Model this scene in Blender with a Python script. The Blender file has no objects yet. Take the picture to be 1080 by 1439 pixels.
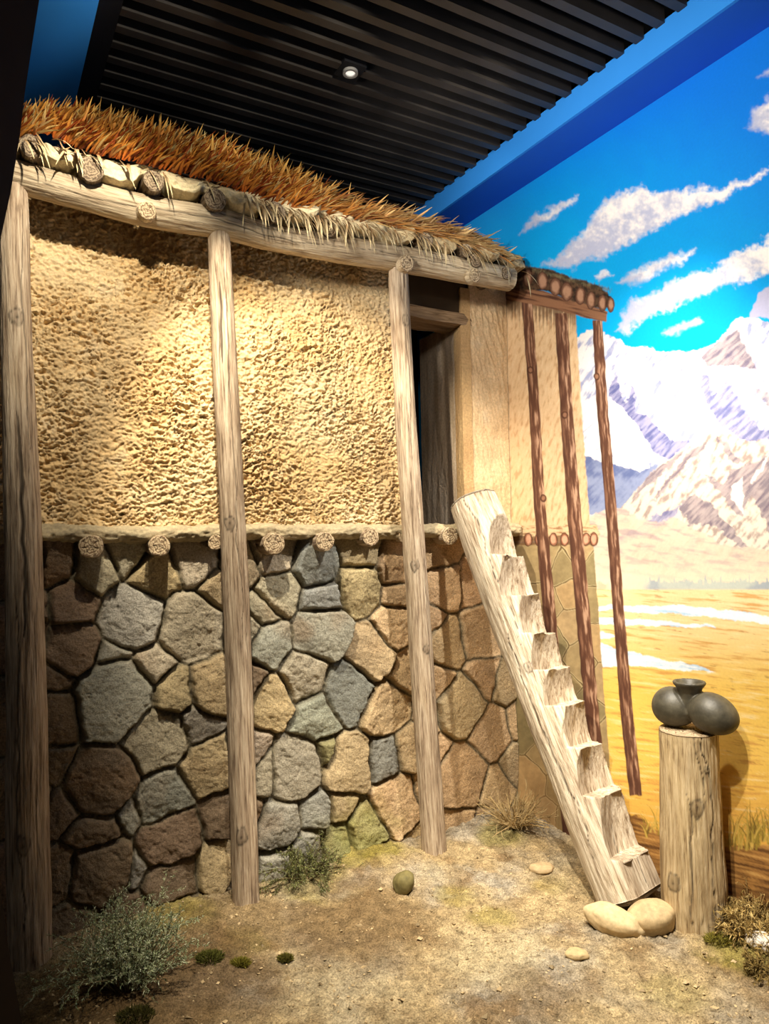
import bpy, math, random
import numpy as np
from mathutils import Vector, Matrix
random.seed(7); RNG = np.random.default_rng(7)
C = bpy.context.scene.collection
SC = bpy.context.scene
# ------------------------------------------------------------------ camera
EYE = 1.58; PITCH = 0.0395; ROLL = 0.0175; FPX = 1022.2; W, H = 1080, 1439
cam = bpy.data.cameras.new('camera'); co = bpy.data.objects.new('camera', cam); C.objects.link(co)
cam.sensor_fit = 'VERTICAL'; cam.sensor_height = 24; cam.lens = FPX * 24 / H; cam.clip_start = .05
_F = np.array([0, math.cos(PITCH), math.sin(PITCH)]); _r0 = np.array([1., 0, 0]); _u0 = np.array([0, -math.sin(PITCH), math.cos(PITCH)])
_R = _r0 * math.cos(ROLL) - _u0 * math.sin(ROLL); _U = _u0 * math.cos(ROLL) + _r0 * math.sin(ROLL)
M = Matrix([[_R[0], _U[0], -_F[0], 0], [_R[1], _U[1], -_F[1], 0], [_R[2], _U[2], -_F[2], EYE], [0, 0, 0, 1]])
co.matrix_world = M; SC.camera = co
# ------------------------------------------------------------------ light
AF = 2.0874; AM = AF - math.pi / 2                      # directions of the hut front and of the mural wall
N1 = np.array([math.cos(AF), math.sin(AF)]); D1 = np.array([math.sin(AF), -math.cos(AF)]); CF = 3.1435 + .18
N2 = np.array([math.cos(AM), math.sin(AM)]); D2 = np.array([math.sin(AM), -math.cos(AM)]); CM = 2.74
def hutw(x, y, z): p = D1 * x + N1 * (CF + y); return Vector((p[0], p[1], z))
def murw(x, y, z): p = D2 * x + N2 * (CM + y); return Vector((p[0], p[1], z))
w = bpy.data.worlds.new('world'); SC.world = w; w.use_nodes = True
w.node_tree.nodes['Background'].inputs[0].default_value = (1, .95, .88, 1); w.node_tree.nodes['Background'].inputs[1].default_value = .045
SC.view_settings.view_transform = 'Standard'; SC.view_settings.look = 'None'; SC.view_settings.gamma = 1
SC.view_settings.use_curve_mapping = False; SC.view_settings.exposure = 0.13
def spot(name, loc, target, power, angle, blend, col, size=.03):
    l = bpy.data.lights.new(name, 'SPOT'); l.energy = power; l.spot_size = math.radians(angle); l.spot_blend = blend
    l.color = col; l.shadow_soft_size = size
    o = bpy.data.objects.new(name, l); C.objects.link(o); o.location = loc
    o.rotation_euler = (Vector(target) - Vector(loc)).to_track_quat('-Z', 'Y').to_euler(); return o
WARM = (1, .89, .70); NEUT = (1, .93, .82)
spot('spot_hut_key', hutw(.62, -1.25, 3.42), hutw(1.66, 0, 1.50), 370, 64, .6, WARM, .02)
spot('spot_hut_left', hutw(.40, -1.25, 3.42), hutw(.42, 0, 2.50), 125, 64, .8, WARM, .02)
spot('spot_ladder', hutw(2.12, -1.7, 3.46), hutw(2.36, -.45, .90), 380, 72, 1., NEUT, .025)
spot('spot_stump', hutw(1.25, -2.0, 3.42), murw(-1.8, 0, .7), 300, 66, .8, NEUT, .02)
spot('spot_mural', murw(-2.3, -2.1, 3.1), murw(-2.8, 0, 2.9), 110, 90, .9, NEUT, .12)
spot('spot_mural_near', murw(-1.2, -2.0, 3.1), murw(-1.7, 0, 2.8), 120, 100, .9, NEUT, .12)
for _i, _x in enumerate((.45, 1.2, 1.95)):
    spot('fill_thatch', hutw(_x, -1.45, 3.54), hutw(_x + .18, -.2, 3.42), 36, 46, .5, WARM, .02)  # added spots that brighten the thatch, no fixtures seen for them
spot('fill_bulkhead', hutw(.9, -1.3, 3.3), hutw(-.35, -.1, 3.62), 26, 50, .6, NEUT, .03)  # added to brighten the blue bulkhead, its fixture is made up
spot('spot_sand', Vector((-.05, 1.5, 3.4)), Vector((.36, 2.75, 0)), 640, 52, .9, WARM, .04)

# ------------------------------------------------------------------ geometry helpers
def ray(px, py):
    x = (px - 540) / FPX; y = -(py - 719.5) / FPX
    return _F + x * _R + y * _U
def hit_ground(px, py, h=0.):
    d = ray(px, py); t = (h - EYE) / d[2]; return np.array([d[0] * t, d[1] * t, h])
def hit_v(px, py, n, c):
    d = ray(px, py); t = c / (d[0] * n[0] + d[1] * n[1]); return np.array([d[0] * t, d[1] * t, EYE + d[2] * t])
def onhut(px, py, y=0.):                      # pixel -> (x, z) on the plane y of the hut's frame
    p = hit_v(px, py, N1, CF + y); return float(p[:2] @ D1), float(p[2])
def onmur(px, py, y=0.):
    p = hit_v(px, py, N2, CM + y); return float(p[:2] @ D2), float(p[2])
def at_depth(px, py, depth):
    d = ray(px, py); t = depth / d[1]; return Vector((d[0] * t, depth, EYE + d[2] * t))
def huty(v): return (v[0] * D1[0] + v[1] * D1[1], v[0] * N1[0] + v[1] * N1[1] - CF, v[2])

_perm = RNG.permutation(256); _perm = np.concatenate([_perm, _perm, _perm])
_grad = RNG.normal(size=(256, 3)); _grad /= np.linalg.norm(_grad, axis=1)[:, None]
def pn(x, y, z=0.):
    x, y, z = np.broadcast_arrays(np.asarray(x, float), np.asarray(y, float), np.asarray(z, float))
    xi = np.floor(x).astype(int); yi = np.floor(y).astype(int); zi = np.floor(z).astype(int)
    xf = x - xi; yf = y - yi; zf = z - zi; xi &= 255; yi &= 255; zi &= 255
    u = xf ** 3 * (xf * (xf * 6 - 15) + 10); v = yf ** 3 * (yf * (yf * 6 - 15) + 10); ww = zf ** 3 * (zf * (zf * 6 - 15) + 10)
    def g(a, b, c):
        G = _grad[_perm[_perm[_perm[xi + a] + yi + b] + zi + c]]
        return G[..., 0] * (xf - a) + G[..., 1] * (yf - b) + G[..., 2] * (zf - c)
    def L(a, b, t): return a + (b - a) * t
    return 1.6 * L(L(L(g(0,0,0), g(1,0,0), u), L(g(0,1,0), g(1,1,0), u), v), L(L(g(0,0,1), g(1,0,1), u), L(g(0,1,1), g(1,1,1), u), v), ww)
def fbm(x, y, z=0., o=4, g=.5):
    s = 0; a = 1; t = 0
    for i in range(o):
        s = s + a * pn(x * 2 ** i + 17.3 * i, y * 2 ** i + 5.1 * i, z * 2 ** i); t += a; a *= g
    return s / t
def ss(a, b, x): t = np.clip((x - a) / (b - a), 0, 1); return t * t * (3 - 2 * t)
def lin(c):
    c = np.asarray(c, float) / 255.; return np.where(c <= .04045, c / 12.92, ((c + .055) / 1.055) ** 2.4)

def add_attr(me, name, arr, typ='FLOAT_COLOR'):
    a = me.attributes.new(name, typ, 'POINT')
    if typ == 'FLOAT_COLOR':
        arr = np.concatenate([arr, np.ones((len(arr), 1))], 1) if arr.shape[1] == 3 else arr
        a.data.foreach_set('color', arr.astype(np.float32).ravel())
    elif typ == 'FLOAT_VECTOR': a.data.foreach_set('vector', arr.astype(np.float32).ravel())
    else: a.data.foreach_set('value', arr.astype(np.float32).ravel())
def mesh_np(name, V, Fq, mats, parent=None, attrs=None, smooth=True, midx=None, loc=None):
    me = bpy.data.meshes.new(name)
    me.vertices.add(len(V)); me.vertices.foreach_set('co', np.asarray(V, np.float32).ravel())
    if isinstance(Fq, np.ndarray):
        n, k = Fq.shape; me.loops.add(n * k); me.loops.foreach_set('vertex_index', Fq.astype(np.int32).ravel())
        me.polygons.add(n); me.polygons.foreach_set('loop_start', np.arange(0, n * k, k, dtype=np.int32)); me.polygons.foreach_set('loop_total', np.full(n, k, np.int32))
    else:
        tot = np.array([len(f) for f in Fq], np.int32); flat = np.array([i for f in Fq for i in f], np.int32)
        me.loops.add(len(flat)); me.loops.foreach_set('vertex_index', flat)
        me.polygons.add(len(tot)); me.polygons.foreach_set('loop_start', np.concatenate([[0], np.cumsum(tot)[:-1]]).astype(np.int32)); me.polygons.foreach_set('loop_total', tot)
    for m in (mats if isinstance(mats, (list, tuple)) else [mats]): me.materials.append(m)
    me.update(calc_edges=True)
    if midx is not None: me.polygons.foreach_set('material_index', np.asarray(midx, np.int32))
    me.polygons.foreach_set('use_smooth', np.full(len(me.polygons), smooth))
    for k, (arr, typ) in (attrs or {}).items(): add_attr(me, k, arr, typ)
    me.validate(); me.update()
    o = bpy.data.objects.new(name, me); C.objects.link(o)
    if parent is not None: o.parent = parent
    if loc is not None: o.location = loc
    return o
def grid_faces(nu, nv):                       # index = i*nv + j
    i, j = np.meshgrid(np.arange(nu - 1), np.arange(nv - 1), indexing='ij'); a = (i * nv + j).ravel()
    return np.stack([a, a + nv, a + nv + 1, a + 1], 1)
def tag(o, label=None, cat=None, group=None, kind=None):
    if label: o['label'] = label
    if cat: o['category'] = cat
    if group: o['group'] = group
    if kind: o['kind'] = kind
    return o
def empty(name, loc, rz=0., rot=None):
    o = bpy.data.objects.new(name, None); C.objects.link(o); o.location = loc; o.rotation_euler = rot or (0, 0, rz); o.empty_display_size = .1; return o
def box_np(x0, x1, y0, y1, z0, z1):
    V = [(x, y, z) for x in (x0, x1) for y in (y0, y1) for z in (z0, z1)]
    Fq = [(0, 1, 3, 2), (4, 6, 7, 5), (0, 4, 5, 1), (2, 3, 7, 6), (0, 2, 6, 4), (1, 5, 7, 3)]
    return V, Fq
class MB:
    def __init__(s): s.V = []; s.F = []
    def add(s, V, F): k = len(s.V); s.V += [tuple(v) for v in V]; s.F += [tuple(i + k for i in f) for f in F]; return s
    def box(s, *a): return s.add(*box_np(*a))
    def build(s, name, mat, parent=None, smooth=False, loc=None, bevel=0):
        o = mesh_np(name, np.array(s.V, float), s.F, mat, parent, smooth=smooth, loc=loc)
        if bevel: m = o.modifiers.new('bevel', 'BEVEL'); m.width = bevel; m.segments = 2
        return o

# ------------------------------------------------------------------ materials
def new_mat(name, rough=.85, spec=.25):
    m = bpy.data.materials.new(name); m.use_nodes = True; nt = m.node_tree; b = nt.nodes['Principled BSDF']
    b.inputs['Roughness'].default_value = rough; b.inputs['Specular IOR Level'].default_value = spec
    return m, nt, b
def nd(nt, t, **kw):
    n = nt.nodes.new(t)
    for k, v in kw.items():
        if k in n.inputs: n.inputs[k].default_value = v
        else: setattr(n, k, v)
    return n
def ramp(nt, src, stops):
    r = nt.nodes.new('ShaderNodeValToRGB'); e = r.color_ramp.elements
    while len(e) < len(stops): e.new(.5)
    for i, (p, c) in enumerate(stops): e[i].position = p; e[i].color = (*c, 1) if len(c) == 3 else c
    nt.links.new(src, r.inputs[0]); return r.outputs[0]
def noise(nt, vec, scale, detail=5, rough=.6, dist=0.):
    n = nd(nt, 'ShaderNodeTexNoise'); n.inputs['Scale'].default_value = scale; n.inputs['Detail'].default_value = detail
    n.inputs['Roughness'].default_value = rough; n.inputs['Distortion'].default_value = dist
    if vec is not None: nt.links.new(vec, n.inputs['Vector'])
    return n.outputs['Fac']
def mapping(nt, vec, sc):
    n = nd(nt, 'ShaderNodeMapping'); n.inputs['Scale'].default_value = sc; nt.links.new(vec, n.inputs['Vector']); return n.outputs[0]
def mix(nt, f, a, b, typ='MIX'):
    n = nt.nodes.new('ShaderNodeMix'); n.data_type = 'RGBA'; n.blend_type = typ
    for i, v in ((0, f), (6, a), (7, b)):
        if isinstance(v, (int, float)): n.inputs[i].default_value = v
        elif isinstance(v, tuple): n.inputs[i].default_value = (*v, 1) if len(v) == 3 else v
        else: nt.links.new(v, n.inputs[i])
    return n.outputs[2]
def bump(nt, b, h, strength=.5, dist=.01):
    n = nd(nt, 'ShaderNodeBump'); n.inputs['Strength'].default_value = strength; n.inputs['Distance'].default_value = dist
    nt.links.new(h, n.inputs['Height']); nt.links.new(n.outputs[0], b.inputs['Normal'])
def attr(nt, name, out='Color'): n = nd(nt, 'ShaderNodeAttribute', attribute_name=name); return n.outputs[out]
def objco(nt): return nd(nt, 'ShaderNodeTexCoord').outputs['Object']

def wood(name, c1, c2, c3, rough=.85, grain=1., bs=.6):
    m, nt, b = new_mat(name, rough)
    v = attr(nt, 'lc', 'Vector')
    fine = noise(nt, mapping(nt, v, (90 * grain, 90 * grain, 5)), 1, 6, .65, .3)
    broad = noise(nt, mapping(nt, v, (9, 9, 2.2)), 1, 4, .6, .5)
    col = ramp(nt, fine, [(.33, c3), (.47, c1), (.64, c2)])
    col2 = ramp(nt, broad, [(.32, (.52, .46, .40)), (.55, (1, 1, 1)), (.75, (1.05, 1.02, .95))])
    col = mix(nt, .8, col, col2, 'MULTIPLY')
    dk = attr(nt, 'crack', 'Fac'); col = mix(nt, dk, col, (.02, .014, .01))
    nt.links.new(col, b.inputs['Base Color'])
    pores = noise(nt, mapping(nt, v, (260, 260, 22)), 1, 3, .6)
    ad = nd(nt, 'ShaderNodeMath', operation='ADD'); nt.links.new(fine, ad.inputs[0]); nt.links.new(pores, ad.inputs[1])
    bump(nt, b, ad.outputs[0], bs, .006); return m
def endgrain(name, c1, c2):
    m, nt, b = new_mat(name, .9)
    v = attr(nt, 'lc', 'Vector')
    ln = nd(nt, 'ShaderNodeVectorMath', operation='LENGTH'); mp = mapping(nt, v, (1, 1, 0)); nt.links.new(mp, ln.inputs[0])
    nz = noise(nt, mapping(nt, v, (40, 40, 0)), 1, 3)
    a = nd(nt, 'ShaderNodeMath', operation='MULTIPLY_ADD'); a.inputs[1].default_value = .05; nt.links.new(nz, a.inputs[0]); nt.links.new(ln.outputs['Value'], a.inputs[2])
    s = nd(nt, 'ShaderNodeMath', operation='MULTIPLY'); s.inputs[1].default_value = 480; nt.links.new(a.outputs[0], s.inputs[0])
    sn = nd(nt, 'ShaderNodeMath', operation='SINE'); nt.links.new(s.outputs[0], sn.inputs[0])
    mr = nd(nt, 'ShaderNodeMapRange'); mr.inputs['From Min'].default_value = -1; nt.links.new(sn.outputs[0], mr.inputs['Value'])
    col = ramp(nt, mr.outputs[0], [(.1, c2), (.6, c1)])
    col = mix(nt, attr(nt, 'crack', 'Fac'), col, (.02, .014, .01))
    nt.links.new(col, b.inputs['Base Color']); bump(nt, b, mr.outputs[0], .4, .002); return m
W_GREY = wood('weathered_grey_wood', (.40, .30, .205), (.60, .49, .36), (.13, .085, .055))
W_BEAM = wood('beam_wood', (.46, .37, .25), (.62, .52, .37), (.20, .14, .085))
W_PALE = wood('pale_carved_wood', (.54, .44, .32), (.74, .65, .51), (.22, .15, .09), grain=.7, bs=.9)
W_STUMP = wood('stump_wood', (.50, .37, .20), (.66, .52, .32), (.22, .14, .07))
W_DARK = wood('dark_rafter_wood', (.16, .115, .075), (.30, .23, .15), (.05, .035, .025))
W_PAINT = wood('board_wood', (.26, .17, .095), (.36, .25, .15), (.12, .075, .04))
EG = endgrain('end_grain', (.52, .40, .25), (.20, .13, .075))
EG_DARK = endgrain('dark_end_grain', (.30, .23, .15), (.11, .075, .05))

def vcol(name, rough=.9, nsc=60, amt=.35, bs=.3, bd=.004, a='col', spec=.2, sub=0):
    m, nt, b = new_mat(name, rough, spec)
    v = objco(nt); n = noise(nt, v, nsc, 6, .65)
    k = ramp(nt, n, [(.3, (1 - amt,) * 3), (.7, (1 + amt * .4,) * 3)])
    nt.links.new(mix(nt, 1., attr(nt, a), k, 'MULTIPLY'), b.inputs['Base Color'])
    bump(nt, b, n, bs, bd); return m
STONE = vcol('stone_relief', .8, 130, .55, 1., .006, spec=.35)
MUD = vcol('mud_plaster', .95, 70, .30, .8, .005)
SOIL = vcol('soil', 1., 150, .7, 1., .012, spec=.1)
ROCK = vcol('river_stone', .75, 55, .25, .25, .003, spec=.3)
BLADE = vcol('leaf_blades', .7, 40, .2, .1, .001)
TWIG = vcol('twigs', .9, 90, .3, .2, .001)
MURAL = vcol('mural_paint', .7, 90, .07, .12, .002, spec=.15)
CLAY = vcol('dark_clay', .55, 45, .3, .15, .002, spec=.4)
def flat(name, col, rough=.8, spec=.3, var=.12, sc=8):
    m, nt, b = new_mat(name, rough, spec)
    n = noise(nt, objco(nt), sc, 4)
    k = ramp(nt, n, [(.3, (1 - var,) * 3), (.7, (1 + var,) * 3)])
    nt.links.new(mix(nt, 1., (*col, 1), k, 'MULTIPLY'), b.inputs['Base Color']); return m
BLUE = flat('cove_blue_unlit', (.012, .11, .62), .7, .2, .05, 2)  # soffit's lack of light put into a darker blue
BLUE_LIT = flat('cove_blue_lit', (.03, .27, .85), .7, .2, .04, 2)  # the same cove blue with lamplight put into its colour
BLACK = flat('ceiling_black', (.006, .006, .008), .8, .2)
SLAT = flat('ceiling_slat_bronze', (.030, .026, .024), .45, .5, .3, 5)
BROWNP = flat('brown_panel', (.03, .013, .005), .7, .2, .3, 6)
DARKW = flat('dark_room_wall', (.012, .016, .035), .9, .1)
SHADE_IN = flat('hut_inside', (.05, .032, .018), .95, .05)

# ------------------------------------------------------------------ logs
def log(name, pts, rad, mats, parent=None, seg=72, step=.012, rough=.05, groove=.05, cracks=(), knots=(), seed=0., cut=None, lumps=.04, loc=None, capdome=0.):
    """a trunk through pts (Vectors): uneven bark-less surface with long fissures, cracks and knots, real sawn ends"""
    pts = [Vector(p) for p in pts]; n = len(pts)
    segl = [(pts[i + 1] - pts[i]).length for i in range(n - 1)]; tot = sum(segl); nr = max(6, int(tot / step))
    acc = np.concatenate([[0], np.cumsum(segl)]); ls = np.linspace(0, tot, nr)
    if cut is not None:                       # duplicate rings at the steps so the treads stay crisp
        ls = np.sort(np.concatenate([ls] + [np.array([c - .0015, c + .0015]) for c in cut['marks'] if .005 < c < tot - .005])); nr = len(ls)
    P = np.array([[*p] for p in pts])
    def cat(t):                               # smooth interpolation
        i = min(n - 2, max(0, int(np.searchsorted(acc, t, 'right') - 1))); u = (t - acc[i]) / segl[i]
        p0 = P[max(0, i - 1)]; p1 = P[i]; p2 = P[i + 1]; p3 = P[min(n - 1, i + 2)]
        return .5 * ((2 * p1) + (-p0 + p2) * u + (2 * p0 - 5 * p1 + 4 * p2 - p3) * u * u + (-p0 + 3 * p1 - 3 * p2 + p3) * u ** 3)
    ctr = np.array([cat(t) for t in ls])
    axis = Vector(P[-1] - P[0]).normalized()
    ref = Vector(cut['normal']) if cut else (Vector((0, -1, 0)) if abs(axis.y) < .8 else Vector((1, 0, 0)))
    e1 = (ref - axis * ref.dot(axis)).normalized(); e2 = axis.cross(e1)      # theta=0 faces ref
    e1 = np.array(e1); e2 = np.array(e2)
    th = np.linspace(0, 2 * math.pi, seg, endpoint=False)
    R = np.interp(ls, np.linspace(0, tot, len(rad)), rad)
    TH, LL = np.meshgrid(th, ls); RR = np.repeat(R[:, None], seg, 1)
    cx, sx = np.cos(TH), np.sin(TH)
    disp = lumps * pn(cx * 1.1 + seed, sx * 1.1, LL * 2.2) + rough * fbm(cx * 2.5 + seed, sx * 2.5, LL * 7 + seed, 3)
    g = fbm(cx * 7 + seed * 3, sx * 7, LL * 2.0 + 9, 3); disp -= groove * np.clip(1 - np.abs(g) * 7, 0, 1)
    ck = np.zeros_like(TH)
    for (t0, l0, l1, wd, dp) in cracks:
        u = np.clip((LL - l0) / max(1e-6, l1 - l0), 0, 1)
        path = t0 + .28 * pn(LL * 3.1 + seed, 3.3 + t0, 0) + .10 * pn(LL * 14, t0, 4.)
        d = np.abs((TH - path + math.pi) % (2 * math.pi) - math.pi)
        wv = wd * np.sin(u * math.pi) ** .5 * ((LL > l0) & (LL < l1)); f = np.clip(1 - d / np.maximum(wv, 1e-4), 0, 1) * (wv > 1e-3)
        disp -= dp * f; ck = np.maximum(ck, f ** .6 * .9)
    for (t0, l0, kr, kh) in knots:
        dt = ((TH - t0 + math.pi) % (2 * math.pi) - math.pi) * RR; dl = (LL - l0); q = np.sqrt(dt ** 2 + (dl * .8) ** 2) / kr * (1 + .35 * pn(TH * 3 + seed, LL * 30, 5.))
        bulge = np.exp(-(q / 1.4) ** 2) * kh * .8 - .3 * kh * np.exp(-((q - 1.25) / .22) ** 2) - .5 * kh * np.exp(-(q / .22) ** 2)
        disp += bulge / RR; ck = np.maximum(ck, .75 * np.exp(-((q - 1.15) / .16) ** 2) + .6 * np.exp(-(q / .25) ** 2) + .25 * (q < 1))
    rr = RR * (1 + disp); X = rr * cx; Y = rr * sx
    if cut is not None:
        cutv = cut['f'](LL, Y); m = X > cutv; X = np.where(m, cutv + .004 * fbm(Y * 22, LL * 9 + 4, 2.2, 3), X)
    V = ctr[:, None, :] + X[..., None] * e1 + Y[..., None] * e2
    LC = np.stack([X + seed, Y, LL + seed * 3], -1)
    F = []
    i, j = np.meshgrid(np.arange(nr - 1), np.arange(seg), indexing='ij'); a = (i * seg + j).ravel(); bb = (i * seg + (j + 1) % seg).ravel()
    F = [tuple(q) for q in np.stack([a, bb, bb + seg, a + seg], 1).tolist()]
    mi = [0] * len(F)
    V = V.reshape(-1, 3); LC = LC.reshape(-1, 3); CK = ck.ravel()
    capm = 1 if isinstance(mats, (list, tuple)) and len(mats) > 1 else 0
    ax = np.array(axis)
    for end in (0, 1):                        # sawn ends: concentric rings with radial checks
        base = 0 if end == 0 else (nr - 1) * seg; ring = V[base:base + seg].copy(); c0 = ring.mean(0); prev = list(range(base, base + seg))
        newv = []; lcs = []; cks = []
        lc0 = LC[base:base + seg]; lcc = lc0.mean(0)
        k0 = len(V)
        for q, s_ in enumerate((.985, .8, .6, .4, .2)):
            rv = c0 + (ring - c0) * s_
            chk = np.clip(1 - np.abs(((th * 2.5 + seed + .5 * pn(th * 2, s_ * 3, seed)) % 2.1) - 1.05) * 9, 0, 1) * (s_ < .95)
            rv = rv + (ax if end else -ax) * ((.003 + capdome * (1 - s_ ** 2)) * R[0] / .06 + .004 * pn(rv[:, 0] * 40, rv[:, 1] * 40, rv[:, 2] * 40) - .012 * chk)[:, None]
            newv.append(rv); l2 = lcc + (lc0 - lcc) * s_; l2[:, 0] -= 0; lcs.append(l2 - np.array([lcc[0], lcc[1], 0])); cks.append(chk * .8)
            cur = list(range(k0 + q * seg, k0 + (q + 1) * seg))
            for t in range(seg):
                t1 = (t + 1) % seg
                F.append((prev[t], cur[t], cur[t1], prev[t1]) if end else (prev[t1], cur[t1], cur[t], prev[t])); mi.append(capm)
            prev = cur
        cv = c0 + (ax if end else -ax) * capdome * R[0] / .06; newv.append(cv[None]); lcs.append(np.zeros((1, 3))); cks.append(np.array([.5])); ci = k0 + 5 * seg
        for t in range(seg):
            t1 = (t + 1) % seg; F.append((prev[t], ci, prev[t1]) if end else (prev[t1], ci, prev[t])); mi.append(capm)
        V = np.concatenate([V] + newv); LC = np.concatenate([LC] + lcs); CK = np.concatenate([CK] + cks)
    o = mesh_np(name, V, F, mats, parent, {'lc': (LC, 'FLOAT_VECTOR'), 'crack': (CK, 'FLOAT')}, True, mi, loc)
    return o

# ================================================================== SETTING
def struct(o, name=None): o['kind'] = 'structure'; return o
TOPZ = 3.59; CEILZ = 3.70
cx_, cy_ = np.linalg.solve(np.array([N1, N2]), np.array([CF, CM])); CORNER = np.array([cx_, cy_])
XC_H = float(CORNER @ D1); XC_M = float(CORNER @ D2)       # corner in each frame
# floor ------------------------------------------------------------
def ground_h(x, y):
    h = .020 * fbm(x * 1.7, y * 1.7, 1., 3)
    for (px, py, a, s) in ((520, 1205, .05, .30), (700, 1160, .06, .25), (985, 1262, .035, .22), (250, 1300, .03, .3), (1075, 1330, .03, .2)):
        p = hit_ground(px, py); h = h + a * np.exp(-((x - p[0]) ** 2 + (y - p[1]) ** 2) / s ** 2)
    return h
def gz(x, y): return float(ground_h(np.array(x), np.array(y)))
gx = np.linspace(-2.6, 2.9, 620); gy = np.concatenate([np.linspace(-.8, 1.9, 60), np.linspace(1.91, 5.2, 560)])
GX, GY = np.meshgrid(gx, gy, indexing='ij')
rg = fbm(GX * 22, GY * 22, 3., 4, .6); rg2 = pn(GX * 60, GY * 60, 8.)
GZ = ground_h(GX, GY) + .016 * rg + .010 * np.clip(pn(GX * 34, GY * 34, 18.) - .15, 0, 1) + .008 * np.abs(rg2) + .007 * np.clip(np.abs(fbm(GX * 11, GY * 11, 5., 3)) * 3, 0, 1)
base = lin((196, 172, 130)); grey = lin((184, 172, 152)); brn = lin((142, 114, 78)); moss = lin((160, 148, 62)); pale = lin((222, 204, 164))
cn = fbm(GX * 2.1, GY * 2.1, 11., 4)[..., None]; cn2 = fbm(GX * 5, GY * 5, 21., 4)[..., None]
col = base + (grey - base) * ss(-.15, .3, cn) ; col = col + (brn - col) * ss(.05, .40, cn2) * .75
def patch(col, px, py, r, c, amt, th=.0):
    p = hit_ground(px, py); d = np.sqrt((GX - p[0]) ** 2 + (GY - p[1]) ** 2) / r + .55 * fbm(GX * 6, GY * 6, px * .1, 4)
    return col + (c - col) * (ss(1.1, .45, d) * amt)[..., None]
for (px, py, r, a) in ((520, 1205, .22, .7), (250, 1290, .22, .6), (640, 1262, .12, .4), (705, 1180, .16, .6), (690, 1290, .12, .45), (1040, 1345, .16, .7), (950, 1400, .14, .35), (440, 1250, .2, .4), (830, 1170, .10, .4), (770, 1245, .10, .3), (340, 1330, .12, .4), (60, 1400, .3, .3)):
    col = patch(col, px, py, r, moss, a)
for (px, py, r, a) in ((690, 1350, .25, .6), (480, 1390, .3, .5), (620, 1230, .15, .3), (820, 1230, .25, .35), (900, 1400, .3, .2)):
    col = patch(col, px, py, r, pale, a)
for (px, py, r, a) in ((500, 1300, .40, .75), (240, 1400, .45, .85), (330, 1300, .3, .5), (760, 1400, .2, .5), (90, 1400, .35, .8)):
    col = patch(col, px, py, r, brn * .8, a)
mot = fbm(GX * 17, GY * 17, 71., 4, .65)[..., None]; col = col * (1 + .75 * mot); sp_ = ss(.25, .5, pn(GX * 48, GY * 48, 81.))[..., None]; col = col + (lin((112, 92, 62)) - col) * sp_ * .5
col = np.clip(col, 0, 1)
V = np.stack([GX, GY, GZ], -1).reshape(-1, 3)
fl = struct(mesh_np('floor', V, grid_faces(*GX.shape), SOIL, None, {'col': (col.reshape(-1, 3), 'FLOAT_COLOR')}))
# room walls ---------------------------------------------------------
HUTROT = math.atan2(D1[1], D1[0]); MURROT = math.atan2(-D2[1], -D2[0])
def wallbox(name, frame, x0, x1, y0, y1, z0, z1, mat):
    V, F = box_np(x0, x1, y0, y1, z0, z1); o = mesh_np(name, np.array(V), F, mat, smooth=False)
    o.location = (hutw if frame == 'h' else murw)(0, 0, 0); o.rotation_euler = (0, 0, HUTROT if frame == 'h' else MURROT + math.pi)
    return struct(o)
wallbox('wall_right', 'm', XC_M - 2.2, .6, .03, .15, -.1, CEILZ + .1, DARKW)
wallbox('wall_back', 'h', -2.6, XC_H + .1, 1.9, 2.0, -.1, CEILZ + .1, DARKW)
# cove: soffit with a fascia coloured as if lit along the mural, and a blue bulkhead on the left
ox0 = .235
wallbox('trim_1', 'm', XC_M - 2.0, .5, -ox0, .028, TOPZ, TOPZ + .012, BLUE)
wallbox('trim_2', 'm', XC_M - 2.0, .5, -ox0 - .015, -ox0 + .0, TOPZ, CEILZ + .02, BLUE_LIT)
lp = hit_v(115, 75, N2, 1.0); 
def at_h(px, py, z): d = ray(px, py); t = (z - EYE) / d[2]; return np.array([d[0] * t, d[1] * t, z])
pL = at_h(115, 75, CEILZ); yL = float(pL[:2] @ N2) - CM
wallbox('trim_3', 'm', XC_M - 2.2, .4, yL - .75, yL, TOPZ + .02, CEILZ + .05, BLUE_LIT)
wallbox('wall_left', 'm', XC_M - 2.2, XC_M - .1, yL - .85, yL - .75, -.1, CEILZ + .1, DARKW)
# ceiling: black deck with bronze slats running along the hut front
mb = MB()
mb.add([tuple(hutw(x, y, z)) for x, y, z in box_np(-3.2, 4.2, -3.3, 2.0, CEILZ + .22, CEILZ + .25)[0]], box_np(0, 1, 0, 1, 0, 1)[1])
struct(mb.build('ceiling', BLACK))
mb = MB(); k = 0; yy = -3.2
while yy < 1.9:
    xa = -2.4; xb = 4.1
    V, F = box_np(xa, xb, yy, yy + .042, CEILZ + .005, CEILZ + .075)
    # stop every slat at the cove fascia and the left bulkhead
    def lim(yv, off): # x on hut frame where mural offset = off
        p0 = N1 * (CF + yv); return float((CM + off - N2 @ p0) / (N2 @ D1))
    V = []
    for sx_ in (0, 1):
        for yv in (yy, yy + .042):
            xx = lim(yv, yL + .1) if sx_ == 0 else lim(yv, -ox0 - .015)
            for zz in (CEILZ + .005, CEILZ + .075): V.append(tuple(hutw(xx, yv, zz)))
    mb.add(V, F); yy += .108
struct(mb.build('ceiling_slats', SLAT)); bpy.data.objects['ceiling_slats'].name = 'trim_4'
# the frame the slats end in on the left
wallbox('trim_5', 'm', XC_M - 2.2, .4, yL + .002, yL + .10, CEILZ - .005, CEILZ + .1, BLACK)
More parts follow.
